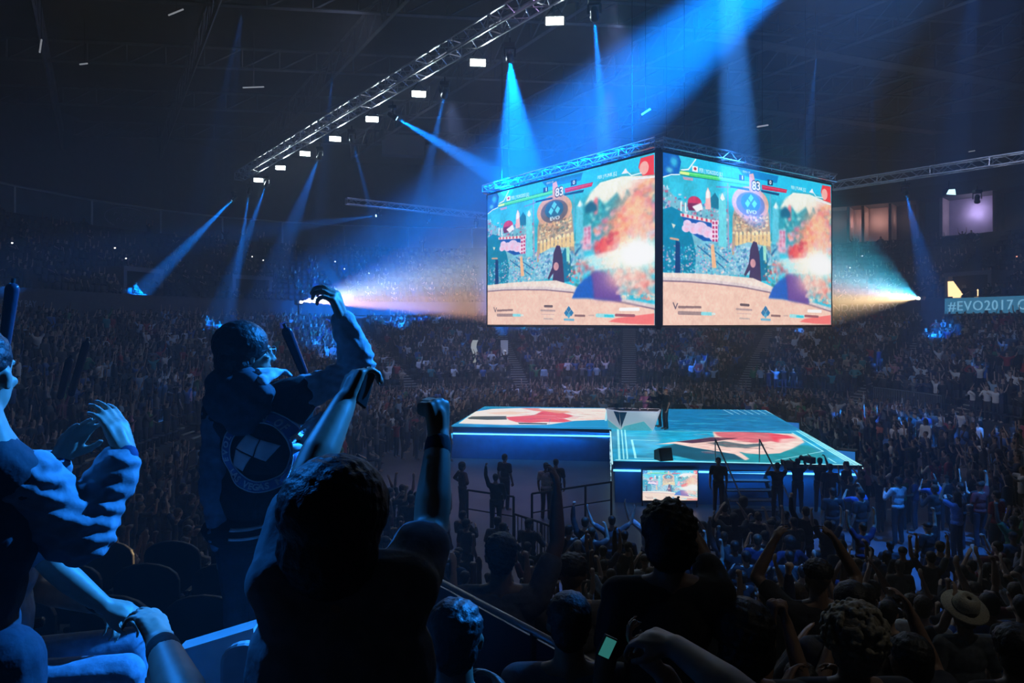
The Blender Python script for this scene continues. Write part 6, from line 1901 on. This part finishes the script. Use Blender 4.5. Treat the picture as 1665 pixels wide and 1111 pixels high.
# empty seats of the stands as one mass
seat = MB()
seat.box((0, 0, .42), (.44, .42, .06)); seat.box((0, -.22, .66), (.44, .05, .46)); seat.box((0, -.05, .2), (.06, .3, .4))
sv = np.array(seat.v, np.float32); sf = np.array(seat.f, np.int32)
SV = []; SF = []; n = 0
def seats_on(s, z, step):
    global n
    N = 700; P = [ring(2 * PI * i / N, s) for i in range(N + 1)]; L = [0]
    for a, b in zip(P, P[1:]): L.append(L[-1] + math.hypot(b[0] - a[0], b[1] - a[1]))
    t = 0
    while t < L[-1]:
        ph = float(np.interp(t, L, [2 * PI * i / N for i in range(N + 1)])); t += step
        x, y = ring(ph, s); rad = math.hypot(x - CX, y - CY)
        if min(abs(((ph - a + PI) % (2 * PI)) - PI) for a in AISLES) * rad < .75 or not seen(x, y, z): continue
        if y < 9.5 and x < 1.5 and y < 7: continue
        if y < 3.2: continue
        nx, ny = normal_in(ph, s); rz = math.atan2(ny, nx) - PI / 2; c, q = math.cos(rz), math.sin(rz)
        SV.append(sv @ np.array([[c, q, 0], [-q, c, 0], [0, 0, 1]], np.float32) + np.array([x, y, z], np.float32)); SF.append(sf + n); n += len(sv)
for k in range(ROWS): seats_on(k * ROW_D + .22 + .3, row_z(k), .56)
for k in range(UR): seats_on(U0 + k * UD + .3, UZ0 + .6 + UZ * k, .56)
SV = np.concatenate(SV); SF = np.concatenate(SF)
me = bpy.data.meshes.new('stadium_seats')
me.vertices.add(len(SV)); me.vertices.foreach_set('co', SV.ravel()); me.loops.add(len(SF) * 4); me.loops.foreach_set('vertex_index', SF.ravel().astype(np.int32))
me.polygons.add(len(SF)); me.polygons.foreach_set('loop_start', np.arange(len(SF), dtype=np.int32) * 4); me.update(calc_edges=True)
me.materials.append(M_seat); o = bpy.data.objects.new('stadium_seats', me); COL.objects.link(o); tag(o, 'dark folding seats filling the rows of the stands', 'seats', kind='stuff')
# aisle step edges
for ai, a in enumerate(AISLES):
    x, y = ring(a, 4)
    if not seen(x, y, 3) or y < 12: continue
    m = MB(); o0 = Vector((*ring(a, 0), 0))
    for k in range(ROWS):
        for h in (0, .5):
            s = k * ROW_D + h * ROW_D; z = row_z(k) + h * ROW_Z - ROW_Z * .5 + (.153 if h == 0 else .153)
            x, y = ring(a, s); nx, ny = normal_in(a, s)
            c = Vector((x, y, z)); R = Matrix.Rotation(math.atan2(ny, nx) - PI / 2, 3, 'Z')
            m.box(c, (1.1, .10, .05), R)
    o = m.build('aisle_step_edges', mat('aisle_nosing', (.55, .52, .45), .6) , origin=o0); tag(o, kind='structure')
# phone lights held up in the far stands
M_ph = mat('phone_glow', (1, 1, 1), .3, emit=(1, .95, .88), strength=3)
M_phb = mat('phone_body', (.02, .02, .02), .3)
phones = [(34, 442), (50, 453), (68, 464), (90, 475), (187, 404), (205, 421), (224, 437), (252, 464), (263, 473), (248, 490), (243, 505), (264, 529), (286, 549), (90, 519), (158, 502), (410, 418), (428, 424), (545, 426), (560, 438), (437, 478), (445, 460), (600, 445), (850, 262), (1402, 417), (1382, 436), (1653, 418), (300, 500), (330, 470), (20, 396)]
phones = [p for p in phones if p != (850, 262)]
k = 0
for px, py in phones:
    ph = phi_at(px, U0 + 4); x, y = ring(ph, U0 + 4)
    p = W(px, py, y - .8)
    r = empty('phone', p, 0, ('reddish' if px == 1653 else 'white') + ' phone light glowing in the dark ' + ('left' if px < 320 else 'back' if px < 1000 else 'right') + ' stands', 'phone', 'phone lights in the dark ' + ('left' if px < 320 else 'back' if px < 1000 else 'right') + ' stands')
    m = MB(); m.box((0, 0, 0), (.075, .012, .15)); m.build('casing', M_phb, r)
    m = MB(); m.box((0, -.010, .03), (.11, .006, .08)); m.build('lit_screen', M_ph if px != 1653 else mat('phone_red', (1, .3, .2), .3, emit=(1, .35, .25), strength=2), r)
# a few lamps inside the suites
for px_, e, c in ((1585, 22, (.72, .62, 1)), (1432, 12, (1, .55, .45)), (1398, 8, (1, .5, .4)), (1475, 4, (1, .6, .5)), (1365, 9, (1, .55, .45))):
    x, y = ring(phi_at(px_, UTOP + 1.9), UTOP + 1.9); add_light('POINT', 'suite_light', (x, y, SZ0 + 2.6), None, e * 7, c, size=.2)
# ------------------------------------------------------------ added fill washes without fixtures, lifting the crowd, floor and haze
def wash(p, t, e, col, ang=80): return add_light('SPOT', 'fill_wash_light', p, t, e, col, ang, 1.0, .3)
wash((5, 34, 20.5), (8, 58, 1), 4200, (.34, .46, 1), 85)
wash((5, 32, 20.5), (-14, 54, 3), 1100, (.30, .40, .90), 90)
wash((8, 22, 20.5), (32, 40, 1), 4200, (.55, .62, .95), 85)
wash((12, 16, 20.5), (14, 12, 0), 700, (.35, .55, .95), 90)
wash((-6, 34, 20.5), (-34, 52, 14), 1200, (.32, .36, .55), 80)
wash((0, 20, 20.5), (-.5, 26, 0), 3200, (.58, .36, .80), 30)
wash((-4, 46, 20.5), (-2, 50, 0), 7500, (.28, .42, 1), 60)
wash((6, 44, 20.5), (5, 52, 0), 5500, (.50, .35, .95), 50)
add_light('SPOT', 'left_fill_spot', (-9, 9, 14), W(410, 985, 1.5), 9000, (.015, .24, 1), 4.2, .6, .1)  # added unseen spot, gives the nearest shirt its lit left edge
add_light('SPOT', 'hat_fill_light', (8, 1, 17), W(1470, 1000, 4.2), 420, (1, .95, .85), 26, 1, .2)  # added unseen lamp brightening the straw hat and curly hair
# blue spots that pick out groups of the crowd
for px, py, src, ang, e in ((255, 640, (-12, 32, 20), 7, 20000), (330, 655, (-12, 32, 20), 5, 20000), (500, 565, (-10, 40, 20), 7, 40000), (1135, 592, (4, 44, 21), 8, 60000), (1270, 632, (17, 40, 21), 8, 50000), (1430, 582, (20, 40, 21), 4, 50000),
          (1298, 541, (17, 42, 21), 3, 40000), (1490, 690, (16, 24, 21), 8, 40000), (1600, 700, (18, 20, 21), 8, 40000), (1400, 835, (11, 14, 20), 14, 34000), (1555, 815, (13, 14, 20), 8, 34000), (985, 880, (6, 14, 20), 8, 14000), (1230, 950, (6, 10, 20), 10, 20000), (940, 890, (5, 14, 20), 5, 14000),
          (1480, 875, (11, 12, 20), 12, 22000), (1640, 560, (22, 30, 21), 4, 30000)):
    add_light('SPOT', 'crowd_spot', src, hit(px, py), e, (.015, .22, 1), ang, .6, .05)
# unseen fill lamp added to brighten the casters
add_light('SPOT', 'caster_fill_light', (14, 14, 10), (6.0, 31.2, 2.5), 6000, (1, .92, .88), 6, .7, .1)
# strong blue beam of the rig across the spectators nearest to the left
add_light('SPOT', 'rim_spot', (9, 12, 14), W(268, 775, 2.65), 54000, (.015, .26, 1), 10.5, .35, .12)
